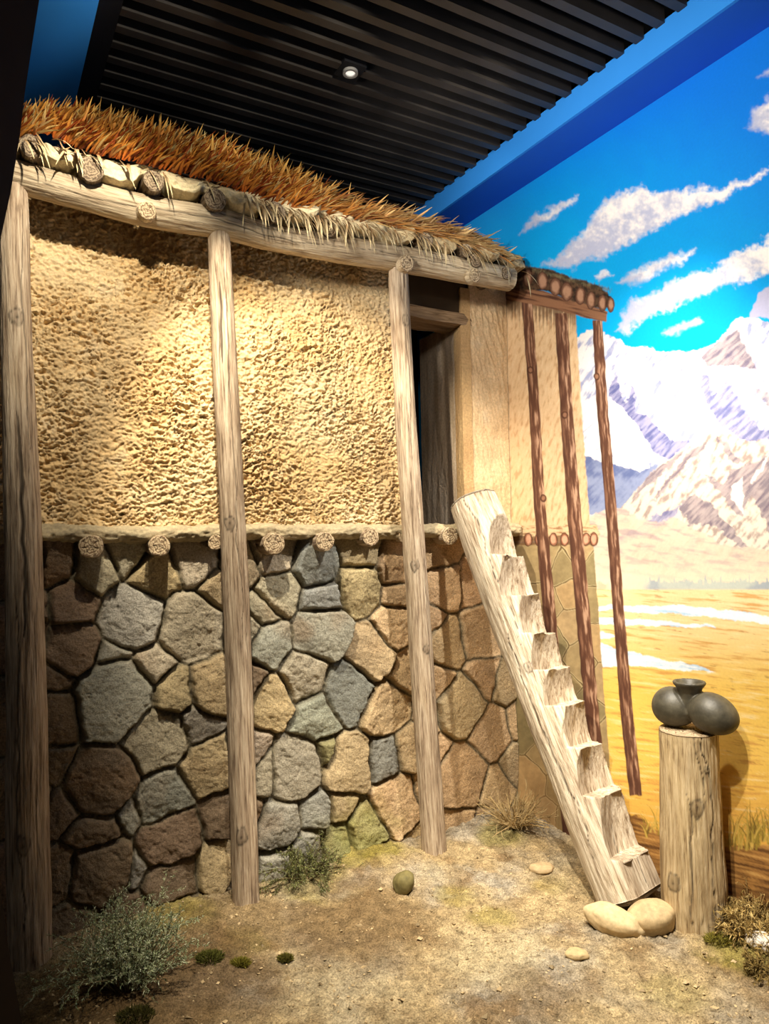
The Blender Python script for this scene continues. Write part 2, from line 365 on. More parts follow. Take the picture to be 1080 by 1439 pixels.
# near partition at the left edge of the view, its edge bulging in at top and bottom
def pblade():
    outl = [(62, -40), (55, 0), (44, 70), (35, 130), (28, 190), (15, 270), (2, 330), (-12, 420), (-20, 700), (-18, 1000), (-6, 1200), (11, 1326), (31, 1439), (40, 1500)]
    pts = [at_depth(a, b, .95) for a, b in outl]
    far = [Vector((p.x - 1.2, p.y, p.z)) for p in pts]; n = len(pts); V = []; F = []
    for p, q in zip(pts, far): V += [(p.x, p.y, p.z), (p.x - .03, p.y - .12, p.z), (q.x, q.y, q.z), (q.x, q.y - .12, q.z)]
    for i in range(n - 1):
        a = i * 4; b = a + 4
        F += [(a, a + 1, b + 1, b), (a, b, b + 2, a + 2), (a + 1, a + 3, b + 3, b + 1), (a + 2, b + 2, b + 3, a + 3)]
    F += [(0, 2, 3, 1), ((n - 1) * 4, (n - 1) * 4 + 1, (n - 1) * 4 + 3, (n - 1) * 4 + 2)]
    return struct(mesh_np('wall_front', np.array(V), F, BROWNP, smooth=False))
pblade()

# ================================================================== MURAL
exec_mural = True
def mural():
    root = empty('mural', murw(0, 0, 0), MURROT)
    xs0 = XC_M - 1.75; xs1 = onmur(1120, 700)[0] + .05
    xs = np.concatenate([np.linspace(xs0, XC_M - .02, 110), np.linspace(XC_M - .015, xs1, 520)]); zs = np.linspace(-.06, TOPZ, 900)
    X, Z = np.meshgrid(xs, zs, indexing='ij')
    Pw = D2[None, None] * X[..., None] + N2 * CM
    d = np.stack([Pw[..., 0], Pw[..., 1], Z - EYE], -1)
    dep = d @ _F; u = 540 + FPX * (d @ _R) / dep; v = 719.5 - FPX * (d @ _U) / dep     # chart of the traced painting
    f1 = fbm(u / 28, v / 28, 1., 4); f2 = fbm(u / 28, v / 28, 9., 4); g1 = fbm(u / 7, v / 7, 4., 3); g2 = fbm(u / 7, v / 7, 14., 3)
    def sd(pts, jit=3., uu=None, vv=None):
        a = (u if uu is None else uu) + jit * (f1 * 2.2 + g1 * 1.1); b = (v if vv is None else vv) + jit * (f2 * 2.2 + g2 * 1.1)
        pts = np.array(pts, float); x0, y0 = pts.min(0) - 14; x1, y1 = pts.max(0) + 14
        m = (a > x0) & (a < x1) & (b > y0) & (b < y1); out = np.full(u.shape, 99.); A = a[m]; B = b[m]
        if not len(A): return out
        dd = np.full(A.shape, 1e9); ins = np.zeros(A.shape, bool); n = len(pts)
        for i in range(n):
            p = pts[i]; q = pts[(i + 1) % n]; e = q - p; L2 = e @ e + 1e-9
            t = np.clip(((A - p[0]) * e[0] + (B - p[1]) * e[1]) / L2, 0, 1)
            dd = np.minimum(dd, (A - p[0] - t * e[0]) ** 2 + (B - p[1] - t * e[1]) ** 2)
            if abs(e[1]) > 1e-9:
                c = ((p[1] > B) != (q[1] > B)) & (A < (q[0] - p[0]) * (B - p[1]) / e[1] + p[0]); ins ^= c
        out[m] = np.where(ins, -np.sqrt(dd), np.sqrt(dd)); return out
    col = np.zeros(u.shape + (3,))
    def put(mask, c): nonlocal col; col = col + (c - col) * mask[..., None]
    def fill(pts, c, soft=1.2, jit=3., amt=1.): put(ss(soft, -soft, sd(pts, jit)) * amt, c if isinstance(c, np.ndarray) and c.ndim == 3 else lin(c))
    def blend(c1, c2, t): return lin(c1) + (lin(c2) - lin(c1)) * t[..., None]
    # sky
    t = ss(60, 480, v + 30 * f1 - (u - 850) * .25)
    col = blend((8, 118, 222), (0, 166, 232), t)
    put(ss(780, 660, u) * ss(480, 250, v) * .45, lin((40, 120, 205)))
    # clouds
    shade = ss(-.25, .45, f1 + .5 * g2 + .0)
    def cloud(pts, jit=6, lo=(178, 184, 212), hi=(246, 240, 238), soft=4.2):
        s = sd(pts, jit); pa = np.array(pts, float); yy = (v - pa[:, 1].min()) / max(1, np.ptp(pa[:, 1]))
        cc = blend(hi, lo, np.clip(ss(-.1, 1.0, yy + 1.1 * f2 + .6 * g1) * .98, 0, 1)); put(ss(soft, -soft, s) * (.72 + .28 * ss(0, -8, s)), cc)
    cloud([(762, 372), (790, 355), (815, 330), (832, 300), (850, 283), (880, 268), (905, 262), (918, 270), (950, 268), (985, 262), (1010, 264), (1040, 254), (1082, 234), (1075, 247), (1040, 264), (1015, 284), (985, 296), (955, 302), (920, 325), (880, 345), (845, 362), (800, 377)])
    cloud([(728, 327), (748, 304), (772, 293), (812, 275), (800, 289), (775, 305), (745, 324)], 5)
    cloud([(866, 400), (890, 380), (930, 364), (978, 349), (960, 366), (920, 385), (890, 402)], 5)
    cloud([(862, 462), (880, 440), (887, 420), (920, 412), (950, 393), (1000, 378), (1030, 358), (1090, 326), (1120, 340), (1110, 375), (1040, 398), (1000, 412), (960, 425), (920, 440), (880, 465)], 7)
    cloud([(834, 388), (850, 380), (860, 386), (842, 395)], 4, soft=3); cloud([(930, 465), (980, 448), (987, 455), (940, 472)], 4, soft=4)
    cloud([(1048, 185), (1062, 152), (1090, 130), (1110, 185)], 6, soft=6); cloud([(1066, 108), (1084, 96), (1110, 92), (1100, 106)], 4)
    c3 = lambda L: [(700 + a / 2.842, 340 + b / 2.842) for a, b in L]
    # far peak and snowy range
    fill(c3([(1000, 300), (1040, 205), (1075, 185), (1150, 120), (1180, 320)]), (176, 176, 205), 1.2, 3)
    st = fbm(u / 9 + v / 14, v / 26 - u / 40, 7., 4); st2 = fbm((u + v) / 7, (v - u) / 38, 17., 4)
    snow = blend((224, 220, 220), (150, 156, 190), ss(-.05, .42, st + .35 * f2))
    fill(c3([(300, 385), (320, 375), (360, 350), (420, 360), (480, 390), (520, 420), (600, 425), (680, 445), (800, 430), (870, 400), (915, 350), (960, 300), (1020, 300), (1060, 320), (1160, 330), (1180, 1300), (300, 1300)]), snow, 1.0, 2.5)
    lav = blend((160, 158, 190), (96, 100, 150), ss(-.25, .35, st2 + .4 * f1)); tau = blend((166, 150, 152), (100, 88, 108), ss(-.25, .35, st2 + .4 * f1))
    blu = blend((140, 150, 182), (96, 108, 152), ss(-.2, .4, f2 + .4 * st2))
    fill(c3([(810, 460), (860, 410), (935, 360), (960, 340), (975, 400), (1000, 450), (1035, 512), (960, 500), (880, 490), (830, 500)]), tau, 1.2, 3, .9)
    fill(c3([(450, 570), (470, 530), (505, 640), (525, 560), (560, 680), (640, 740), (700, 790), (770, 800), (700, 860), (620, 850), (560, 760), (500, 700), (450, 620)]), lav, 1.4, 4)
    fill(c3([(800, 560), (830, 520), (860, 620), (905, 530), (945, 600), (985, 690), (1080, 760), (1150, 800), (1150, 830), (980, 790), (880, 740), (870, 700), (830, 640)]), lav, 1.4, 4, .9)
    fill(c3([(1000, 565), (1060, 590), (1120, 640), (1120, 690), (1040, 620)]), tau, 1.3, 4, .7)
    fill(c3([(340, 680), (430, 620), (500, 665), (560, 740), (625, 850), (600, 872), (480, 850), (340, 800)]), blend((246, 244, 240), (180, 182, 200), ss(.1, .4, fbm(u / 5 + v / 5, v / 25, 3., 3))), 1.2, 2)
    fill(c3([(690, 480), (780, 520), (790, 560), (730, 540)]), lav, 2.5, 4, .5); fill(c3([(590, 470), (700, 560), (760, 640), (700, 620), (610, 540)]), lav, 4, 5, .35)
    fill(c3([(330, 840), (440, 880), (600, 900), (640, 880), (620, 940), (560, 990), (480, 1070), (330, 1090)]), blu, 1.3, 3)
    fill(c3([(340, 810), (450, 860), (590, 878), (604, 905), (560, 918), (450, 888), (340, 856)]), (246, 244, 240), 1.2, 2)
    # nearer mountain
    cream = blend((222, 208, 190), (160, 142, 134), ss(-.08, .38, st + .2 * g1))
    fill(c3([(470, 1075), (560, 980), (640, 890), (700, 850), (760, 820), (815, 762), (860, 742), (920, 770), (1000, 790), (1160, 800), (1180, 1420), (300, 1420), (340, 1090)]), cream, 1.0, 2.5)
    for L in ([(640, 890), (750, 830), (700, 880), (560, 1010), (520, 1045), (560, 980)], [(830, 930), (900, 960), (930, 915), (1000, 880), (1080, 850), (1160, 850), (1150, 1080), (1080, 1160), (1010, 1010), (970, 1100), (915, 1040), (860, 975)],
              [(720, 1040), (780, 1010), (860, 1050), (900, 1120), (940, 1150), (1000, 1235), (930, 1195), (850, 1130), (760, 1130)], [(862, 770), (900, 800), (975, 885), (935, 885), (890, 820)], [(770, 830), (830, 790), (800, 850), (740, 900), (700, 950), (600, 1060), (690, 930)]):
        fill(c3(L), tau, 1.3, 4, .85)
    fill(c3([(930, 980), (972, 935), (980, 1085), (930, 1025)]), (244, 236, 222), 1.2, 3); fill(c3([(1010, 940), (1080, 850), (1060, 900), (1015, 960)]), (244, 236, 222), 1.2, 3)
    fill(c3([(450, 1205), (600, 1110), (730, 1040), (700, 1100), (560, 1180), (470, 1225)]), lav, 1.6, 4, .8)
    fh = blend((214, 194, 170), (176, 154, 150), ss(-.1, .4, fbm(u / 34 + v / 60, v / 9 - u / 50, 2., 4)))
    fill(c3([(330, 1120), (420, 1060), (500, 1060), (560, 1110), (640, 1120), (700, 1100), (800, 1150), (900, 1210), (1160, 1240), (1160, 1420), (300, 1420)]), fh, 1.6, 4, .85)
    put(ss(770, 826, v + 6 * f1) * .75 * (v < 840), lin((240, 222, 192)))
    tr = 820 - 7 * np.clip(g1 + .3, 0, 1) - 9 * np.clip(pn(u / 3.1, 2.2, 1.) * 1.6, 0, 1) - 3 * pn(u / 22, 7.7, 0.)
    put(ss(-1.5, 1.5, v - tr) * ss(893, 915, u) * .7, blend((172, 190, 186), (128, 154, 176), ss(-.2, .3, f2)))
    put(ss(-1.5, 1.5, v - tr - 3) * ss(858, 848, np.abs(u - 0)) * ss(834, 842, u) * .5, lin((190, 150, 120)))
    # plain
    gm = v > 828
    hs = fbm(u / 60, v / 5 - u / 40, 5., 4); hs2 = fbm(u / 26 + 3, v / 4 - u / 22, 15., 4)
    pl = blend((243, 214, 160), (240, 198, 98), ss(840, 980, v)); pl = pl + (lin((214, 158, 70)) - pl) * (ss(1040, 1180, v + 20 * f1) * .7)[..., None]
    pl = pl + (lin((206, 150, 78)) - pl) * (ss(.05, .40, hs) * .8)[..., None]; pl = pl + (lin((160, 108, 56)) - pl) * (ss(.28, .5, hs2) * .55)[..., None]
    pl = pl + (lin((252, 236, 190)) - pl) * (ss(.1, .45, -hs) * .4)[..., None]
    put(ss(827, 830, v), pl)
    water = blend((246, 248, 250), (186, 216, 238), ss(-.1, .4, hs + .2 * g1))
    for L in ([(830, 852), (860, 850), (960, 851), (1010, 857), (1120, 868), (1120, 882), (1030, 871), (960, 864), (860, 858), (830, 860)], [(830, 868), (875, 869), (930, 872), (1000, 879), (1005, 882), (940, 881), (880, 879), (830, 876)],
              [(830, 885), (858, 890), (865, 894), (845, 898), (830, 898)], [(830, 900), (846, 903), (870, 913), (920, 924), (975, 934), (1006, 944), (960, 943), (900, 936), (830, 936)]):
        fill(L, water, .9, 2)
    # fallen painted trunk and grasses at the foot
    lg = fbm(u / 70, v / 5 - u / 22, 6., 4); trunk = blend((176, 128, 70), (104, 70, 38), ss(-.2, .35, lg)); trunk = trunk + (lin((214, 170, 100)) - trunk) * (ss(.15, .4, -lg) * .6)[..., None]
    fill([(870, 1135), (905, 1152), (940, 1180), (1010, 1188), (1120, 1190), (1120, 1330), (870, 1330)], trunk, 1.5, 3)
    fill([(870, 1180), (915, 1205), (960, 1232), (1120, 1258), (1120, 1330), (870, 1330)], (96, 66, 38), 3, 4, .55)
    put(ss(1262, 1285, v) * .7, lin((120, 88, 50)))
    rs = random.Random(3)
    for (bx, by, n, hgt) in ((1045, 1188, 46, 60), (1075, 1180, 30, 55), (925, 1170, 18, 46), (1000, 1190, 10, 40), (1100, 1185, 14, 50)):
        for q in range(n):
            x0 = bx + rs.uniform(-22, 22); y0 = by + rs.uniform(-8, 8); le = rs.uniform(-1, 1); hh = hgt * rs.uniform(.4, 1.15); tipx = x0 + le * hh * .7; tipy = y0 - hh * (1 - .35 * abs(le))
            mx = x0 + le * hh * .15; my = y0 - hh * .6
            P = []; 
            for k2 in range(7):
                tt = k2 / 6; P.append(((1 - tt) ** 2 * x0 + 2 * tt * (1 - tt) * mx + tt * tt * tipx, (1 - tt) ** 2 * y0 + 2 * tt * (1 - tt) * my + tt * tt * tipy))
            wv = [1.5 * (1 - tt / 6.5) for tt in range(7)]
            L = [(a - ww_, b) for (a, b), ww_ in zip(P, wv)] + [(a + ww_, b) for (a, b), ww_ in zip(P, wv)][::-1]
            fill(L, rs.choice([(150, 128, 52), (176, 150, 66), (112, 92, 40), (200, 168, 84)]), .7, .6, .85)
    # ---- the painted end of the hut
    vs = fbm(u / 4.5 + v / 22, v / 15, 3., 4); pls = blend((216, 184, 144), (192, 154, 114), ss(-.02, .42, vs)); pls = pls + (lin((226, 200, 162)) - pls) * (ss(.1, .4, -vs) * .6)[..., None]
    fill([(640, 405), (735, 420), (808, 436), (818, 600), (826, 700), (830, 748), (640, 748)], pls, 1.1, 1.0)
    fr = v - (430 + (u - 730) * .2) + 26 * pn(u / 2.6, 1.1, 0.) + 8 * g1
    put(ss(26, -4, fr) * (v > 408 + (u - 730) * .2) * ss(811, 807, u) * (v < 520) * ss(640, 650, u) * .8, lin((86, 62, 44)))
    
    # painted stones
    q = sd([(640, 762), (833, 762), (842, 880), (850, 1000), (856, 1060), (860, 1290), (640, 1290)], .8)
    sx2 = np.array([(765, 785), (790, 800), (812, 775), (838, 800), (800, 835), (770, 850), (835, 850), (800, 875), (775, 900), (838, 900), (815, 930), (790, 960), (845, 960), (825, 1000), (800, 1040), (850, 1040), (770, 1010), (760, 960), (740, 1020), (745, 1100), (770, 1060), (790, 1100), (760, 1150), (800, 1160), (830, 1100), (840, 1160), (700, 1200)], float)
    uu = u + 5 * f1; vv = v + 5 * f2; dd = np.stack([(uu - a) ** 2 * 1.6 + (vv - b) ** 2 for a, b in sx2], -1); srt = np.sort(dd, -1); idx = dd.argmin(-1); edge = np.sqrt(srt[..., 1]) - np.sqrt(srt[..., 0])
    pal = np.array([lin(c) for c in ((166, 144, 104), (150, 132, 94), (176, 150, 110), (142, 128, 92), (182, 152, 108))])
    sc_ = pal[idx % 5] * (1 + .35 * f2 + .25 * g1)[..., None]; sc_ = sc_ + (lin((208, 190, 146)) - sc_) * (ss(4.5, 2.5, edge) * ss(1., 2.5, edge) * .6)[..., None]; sc_ = sc_ + (lin((84, 66, 40)) - sc_) * (ss(2.4, .4, edge) * .8)[..., None]
    put(ss(1, -1, q), sc_)
    put(ss(1, -1, q) * ss(1020, 1150, v + 20 * f1) * .35, lin((170, 128, 80)))
    # painted ledge with small log ends
    fill([(640, 738), (838, 738), (843, 750), (840, 762), (640, 762)], blend((214, 184, 144), (150, 112, 78), ss(-.1, .4, fbm(u / 12, v / 3, 3.))), 1, 1.5)
    fill([(640, 752), (838, 754), (838, 766), (640, 766)], (104, 70, 46), 1.2, 1.2, .8)
    def disc(cx0, cy0, rx, ry, c1=(214, 160, 130), c2=(132, 84, 60)):
        L = [(cx0 + rx * math.cos(a), cy0 + ry * math.sin(a)) for a in np.linspace(0, 2 * math.pi, 18, endpoint=False)]
        rr_ = np.sqrt(((u - cx0) / rx) ** 2 + ((v - cy0) / ry) ** 2)
        fill([(a, b) for a, b in [(cx0 + (rx + 1.2) * math.cos(a), cy0 + (ry + 1.2) * math.sin(a)) for a in np.linspace(0, 6.28, 18, endpoint=False)]], (74, 46, 34), .8, .8)
        fill(L, blend(c1, c2, ss(.3, 1.2, rr_ + .5 * g1 + .15 * np.sin(rr_ * 9))), .8, .8)
    for a in (742, 757, 777, 793, 823, 834): disc(a, 758, 5, 8.5)
    # painted poles
    def pole(pts, wd, seed):
        pts = np.array(pts, float)
        for tcol, off, frac in (((118, 80, 58), 0, 1.), ):
            cxv = np.interp(v, pts[:, 1], pts[:, 0]) + .8 * pn(v / 18, seed, 0.); wv = np.interp(v, pts[:, 1], wd) * (1 + .08 * pn(v / 25, seed + 5, 0.))
            t_ = (u - cxv) / wv; m = ss(1.06, .92, np.abs(t_)) * ss(pts[0, 1] - 1, pts[0, 1] + 1, v) * ss(pts[-1, 1] + 1, pts[-1, 1] - 1, v - 3 * g1)
            gr = fbm(t_ * 2.2 + seed, v / 34, seed, 4); c = blend((146, 104, 80), (92, 60, 46), ss(-.7, .35, -t_ * .0 + gr * 1.6 - .1 * t_)); c = c + (lin((198, 160, 132)) - c) * (ss(.02, .35, -gr) * ss(-.6, .3, t_) * .8)[..., None]
            c = c + (lin((66, 42, 34)) - c) * (ss(.3, .95, -t_) * .55)[..., None]; put(m, c)
    pole([(740, 424), (750, 560), (757, 700), (766, 800), (778, 930), (792, 1060), (802, 1175)], [7.5, 7.5, 8, 9, 9, 11, 12], 1.)
    pole([(788, 440), (797, 600), (808, 740), (822, 900), (834, 1030), (845, 1110)], [9, 9, 10, 10, 10, 9], 2.)
    pole([(839, 450), (845, 560), (857, 700), (868, 850), (880, 1000), (893, 1118)], [7, 8, 8, 8, 9, 9], 3.)
    for (a, b) in ((745, 520), (793, 583), (763, 700), (838, 529)): disc(a, b, 3.2, 4.2, (150, 108, 84), (92, 60, 46))
    # painted eave timber and rafter ends
    bw = blend((140, 100, 74), (78, 50, 38), ss(-.1, .35, fbm(u / 50, v / 4 - u / 16, 3., 4)))
    fill([(690, 392), (716, 397), (770, 412), (820, 425), (853, 437), (850, 452), (830, 449), (770, 432), (728, 424), (690, 420)], bw, 1, 1.2)
    fill([(690, 370), (735, 374), (770, 378), (800, 389), (840, 402), (860, 416), (862, 432), (840, 432), (770, 412), (690, 398)], blend((88, 66, 48), (44, 34, 28), ss(-.2, .3, g1)), 1.5, 2.2)
    put(ss(5, 0, np.abs(v - (376 + np.clip(u - 740, 0, 200) * .27) + 4 * pn(u / 2.2, 4., 0.) )) * ss(726, 734, u) * ss(862, 852, u) * .75, blend((120, 112, 84), (64, 56, 44), ss(-.3, .3, g2)))
    for a, b, rx, ry in ((741, 390, 5.5, 12), (762, 395, 6.5, 12), (780, 403, 7, 12), (796, 410, 7.5, 12), (815, 416, 6, 11.5), (830, 422, 5.5, 11.5), (846, 426, 5, 10.5), (858, 428, 4, 9.5)): disc(a, b, rx, ry, (172, 132, 106), (104, 72, 56))
    # mesh in the mural's own frame: local x runs back along the wall
    V = np.stack([-X, np.zeros_like(X) , Z], -1).reshape(-1, 3); nv = len(V)
    xs_a, xs_b = xs[0], xs[-1]
    o = mesh_np('painting', V, grid_faces(*X.shape)[:, ::-1], MURAL, root, {'col': (np.clip(col, 0, 1).reshape(-1, 3), 'FLOAT_COLOR')})
    bk = MB(); bk.box(-xs_b, -xs_a, -.028, -.002, -.06, TOPZ); bk.build('backing_board', DARKW, root)
    tag(root, 'large painted mural of snowy mountains, clouds, golden plain and hut end on the right wall', 'mural')
mural()

# ================================================================== HUT
hut = empty('hut', hutw(0, 0, 0), HUTROT)
tag(hut, 'museum replica hut front with rubble stone base, mud plaster wall and thatched eave', 'hut')
XL = onhut(-60, 760)[0]; 
XD0 = onhut(574, 600)[0]; XD1 = onhut(663, 600)[0]; XR = XC_H - .004
ZLED = onhut(330, 750)[1]; ZTOP = 3.10
# stone wall: every stone a bulging polygon, dark joints between
ST = [(72,797,24,2),(130,803,26,1),(180,783,20,1),(217,812,30,3),(270,790,24,1),(306,830,18,3),(100,847,30,2),(187,867,42,0),(266,880,42,1),(58,852,16,2),(97,912,34,2),(158,920,18,0),(213,933,22,1),(245,976,25,3),(160,980,48,0),(300,965,34,3),(273,1015,22,0),(70,948,26,2),(66,1005,34,2),(222,1038,38,1),(293,1077,34,3),(68,1077,20,2),(140,1100,42,2),(229,1122,34,0),(87,1138,26,2),(309,1147,28,2),(242,1178,38,2),(130,1170,30,2),(136,1225,42,2),(242,1236,34,2),(306,1215,32,3),(78,1230,34,2),(98,1290,28,2),(170,1290,30,2),(178,1143,12,0),(184,1225,10,0),(250,1290,34,2),(30,800,30,2),(20,900,40,2),(15,1000,40,2),(20,1120,40,2),(20,1240,44,2),(340,800,22,1),(343,880,22,1),(343,960,22,2),(343,1060,24,1),(343,1150,24,2),(343,1230,24,2),
(382,783,24,1),(440,800,26,5),(389,832,26,1),(448,843,24,5),(504,775,22,3),(504,824,28,3),(556,793,26,4),(558,836,14,4),(552,882,28,4),(366,858,20,1),(379,905,26,0),(448,887,36,0),(521,916,30,3),(424,946,30,1),(488,970,30,5),(379,984,28,3),(544,997,32,3),(574,942,26,4),(440,1012,26,0),(415,1078,38,1),(488,1076,33,3),(542,1062,24,5),(578,1050,30,3),(447,1062,13,6),(368,1088,22,1),(556,1130,38,4),(516,1163,30,6),(444,1138,17,0),(386,1160,30,0),(473,1132,14,3),(470,1190,24,6),(430,1200,24,0),(590,1110,18,4),(380,1230,34,0),(520,1210,24,6),(590,1190,24,4),
(618,779,20,4),(625,824,28,4),(660,821,24,4),(629,904,30,4),(674,890,34,4),(616,960,16,4),(646,992,38,3),(678,950,22,4),(645,1095,42,4),(690,1030,30,4),(636,1158,26,4),(700,1110,26,4),(715,960,22,3),(710,850,28,4),(735,1010,24,4),(735,900,26,3),(728,1075,24,3),(750,960,18,3),(755,850,22,3),(690,1170,30,4),(745,1140,30,3),(690,785,22,3),(735,790,22,4),(600,1010,16,4),(604,870,16,4),(610,1060,16,4)]
PAL = [(158,154,140),(178,166,142),(128,108,86),(186,164,126),(202,170,130),(146,146,138),(152,146,104)]
def build_stones():
    xs = np.arange(XL, XR, .0062); zs = np.arange(-.08, ZLED + .02, .0062); X, Z = np.meshgrid(xs, zs, indexing='ij')
    P = []; Rr = []; ci = []
    for (px, py, r, c) in ST:
        a, b = onhut(px, py); d = np.linalg.norm(hit_v(px, py, N1, CF)[:2]); P.append((a, b)); Rr.append(r * d / FPX); ci.append(c)
    P = np.array(P); Rr = np.array(Rr)
    wx = X + .022 * fbm(X * 7, Z * 7, 2., 3); wz = Z + .022 * fbm(X * 7, Z * 7, 12., 3)
    best = np.full(X.shape, 1e9); i1 = np.zeros(X.shape, int)
    pw = [(wx - a) ** 2 + (wz - b) ** 2 - r * r for (a, b), r in zip(P, Rr)]
    for k_, p in enumerate(pw): m = p < best; best = np.where(m, p, best); i1 = np.where(m, k_, i1)
    edge = np.full(X.shape, 1e9)
    for k_, p in enumerate(pw):
        dist = np.hypot(P[i1][..., 0] - P[k_][0], P[i1][..., 1] - P[k_][1]); e = np.where(i1 == k_, 1e9, (p - best) / (2 * dist + 1e-6)); edge = np.minimum(edge, e)
    rc = np.minimum(1, (Rr[i1] + .02) / .09)
    # relief fades towards the corner where the wall turns into painting
    fade = ss(XC_H + .02, XC_H - .75, X) * .8 + .2
    fb = fbm(X * 16, Z * 16, 5., 5, .6)
    prof = ss(.004, .019, edge + .007 * fb) ; dome = ss(0, .12, edge)
    rr = np.random.default_rng(5); amp = (.55 + .7 * rr.random(len(P))) * np.where(np.array(ci) == 4, .6, 1.) ; tx = rr.normal(0, .12, len(P)); tz = rr.normal(0, .12, len(P))
    tilt = ((X - P[i1][..., 0]) * tx[i1] + (Z - P[i1][..., 1]) * tz[i1])
    led = np.abs(fbm(X * 9 + i1 * 3.7, Z * 9, i1 * 1.3, 3)); chip = ss(.01, .05, led) * .0045
    hgt = fade * (amp[i1] * (.036 * prof + .012 * dome) + tilt * prof + chip * prof) + .011 * fb * fade + .0035 * fbm(X * 70, Z * 70, 3., 2) * 1.3
    sm = (edge < .012); hgt = hgt - .004 * fade * ss(.008, .002, edge) + .012 * ss(-.2, .25, fbm(X * 5, Z * 5, 31., 2)) * ss(.022, .008, edge) * 1.4 * fade
    pal = np.array([lin(c) for c in PAL]); ci = np.array(ci); jit = 1 + .12 * rr.normal(size=(len(P), 1)) + .02 * rr.normal(size=(len(P), 3))
    col = pal[ci[i1]] * jit[i1]; n1 = fbm(X * 5, Z * 5, 41., 4)[..., None]
    col = col * (1 + .5 * n1); col = col + (lin((150, 110, 66)) - col) * ss(.1, .5, fbm(X * 3, Z * 3, 51., 4))[..., None] * .35
    mort = lin((118, 108, 84)) * (1 + .3 * n1); wm = ss(.014, .004, edge)[..., None]; col = col + (mort - col) * wm * .8
    col = col + (lin((46, 38, 28)) - col) * ss(.0035, .001, edge)[..., None] * .8
    # moss low down between the second and third post
    mo = ss(.35, .0, np.hypot((X - onhut(500, 1175)[0]), (Z - onhut(500, 1175)[1]) * 1.3) + .2 * fbm(X * 12, Z * 12, 61., 3))[..., None]; col = col + (lin((140, 140, 52)) - col) * mo * .4
    V = np.stack([X, -hgt, Z], -1).reshape(-1, 3)
    mesh_np('stone_wall', V, grid_faces(*X.shape)[:, ::-1][:, [0, 1, 2, 3]], STONE, hut, {'col': (np.clip(col, 0, 1).reshape(-1, 3), 'FLOAT_COLOR')})
build_stones()
b = MB(); b.box(XL, XR, .03, .16, -.1, ZLED + .01); b.build('wall_core', SHADE_IN, hut)
def plaster(name, x0, x1, z0, z1, seed, amp, c1, c2, step=.0042, parent=hut, vert=False, y=0., thick=.05):
    xs = np.linspace(x0, x1, int((x1 - x0) / step)); zs = np.linspace(z0, z1, int((z1 - z0) / step)); X, Z = np.meshgrid(xs, zs, indexing='ij')
    if vert: a = fbm(X * 40 + Z * 7, Z * 12, seed, 4, .55); w1 = a
    else:
        qx = X + .03 * fbm(X * 9, Z * 9, seed + 1, 3); qz = Z + .03 * fbm(X * 9, Z * 9, seed + 2, 3)
        a = fbm(qx * 27 + qz * 12, qz * 46 - qx * 10, seed, 4, .6); w1 = 1 - np.abs(a) * 4.0; w1 = np.clip(w1, -.3, 1)
        w1 = w1 * .8 + 1.3 * fbm(qx * 30 + qz * 14, qz * 52 - qx * 12, seed + 7, 4, .65)
    big = fbm(X * 3, Z * 3, seed + 5, 3)
    hgt = amp * w1 * (.65 + 1.3 * np.clip(big + .35, 0, 1)) + .012 * big
    n1 = fbm(X * 2.4, Z * 2.4, seed + 9, 4); n2 = fbm(X * 8, Z * 8, seed + 19, 4)
    col = lin(c1) + (lin(c2) - lin(c1)) * ss(-.3, .35, n1)[..., None]; col = col * (1 + .25 * n2)[..., None]
    col = col + (lin((196, 182, 156)) - col) * (ss(.12, .45, n2) * .35)[..., None]
    V = np.stack([X, -hgt + y, Z], -1).reshape(-1, 3)
    o = mesh_np(name, V, grid_faces(*X.shape)[:, ::-1], MUD, parent, {'col': (np.clip(col, 0, 1).reshape(-1, 3), 'FLOAT_COLOR')})
    return o
plaster('plaster_wall', XL, XD0, ZLED - .01, ZTOP, 3., .0165, (208, 176, 126), (224, 198, 154))
b = MB(); b.box(XL, XD0, .03, .14, ZLED, ZTOP); b.box(XL, XD0, .02, .03, ZLED, ZTOP); b.build('plaster_core', SHADE_IN, hut)
_a, _b = onhut(655, 440)
plaster('plaster_panel', XD1, XR, ZLED - .01, ZTOP, 13., .006, (210, 178, 136), (222, 194, 154), vert=True)
b = MB(); b.box(XD1, XR, .012, .14, ZLED, ZTOP); b.build('panel_core', W_PAINT, hut)
# reveal of the doorway and the open inner leaf
def ycol_grid(name, p0, p1, z0, z1, mat, c1, c2, seed, thick, amp=.004):
    nx = 60; nz = 260; S, Z = np.meshgrid(np.linspace(0, 1, nx), np.linspace(z0, z1, nz), indexing='ij'); p0 = np.array(p0); p1 = np.array(p1); L = np.linalg.norm(p1 - p0)
    nrm = np.array([p1[1] - p0[1], -(p1[0] - p0[0])]) / L
    V = []; cols = []
    for side in (0, 1):
        h = amp * fbm(S * L * 30, Z * 8, seed, 4) + (0 if side == 0 else -thick)
        XY = p0 + S[..., None] * (p1 - p0) + h[..., None] * nrm; V.append(np.stack([XY[..., 0], XY[..., 1], Z], -1).reshape(-1, 3))
        n = ss(-.3, .4, fbm(S * L * 12, Z * 1.5, seed + 3, 4)); cols.append((lin(c1) + (lin(c2) - lin(c1)) * n[..., None]).reshape(-1, 3))
    V = np.concatenate(V); col = np.concatenate(cols); g = grid_faces(nx, nz); k_ = nx * nz; F = g.tolist() + (g[:, ::-1] + k_).tolist()
    idx = np.arange(k_).reshape(nx, nz)
    for r in (idx[0], idx[-1][::-1], idx[:, 0][::-1], idx[:, -1]):
        for i in range(len(r) - 1): F.append((r[i], r[i + 1], r[i + 1] + k_, r[i] + k_))
    return mesh_np(name, V, F, mat, hut, {'col': (np.clip(col, 0, 1), 'FLOAT_COLOR')}, smooth=False)
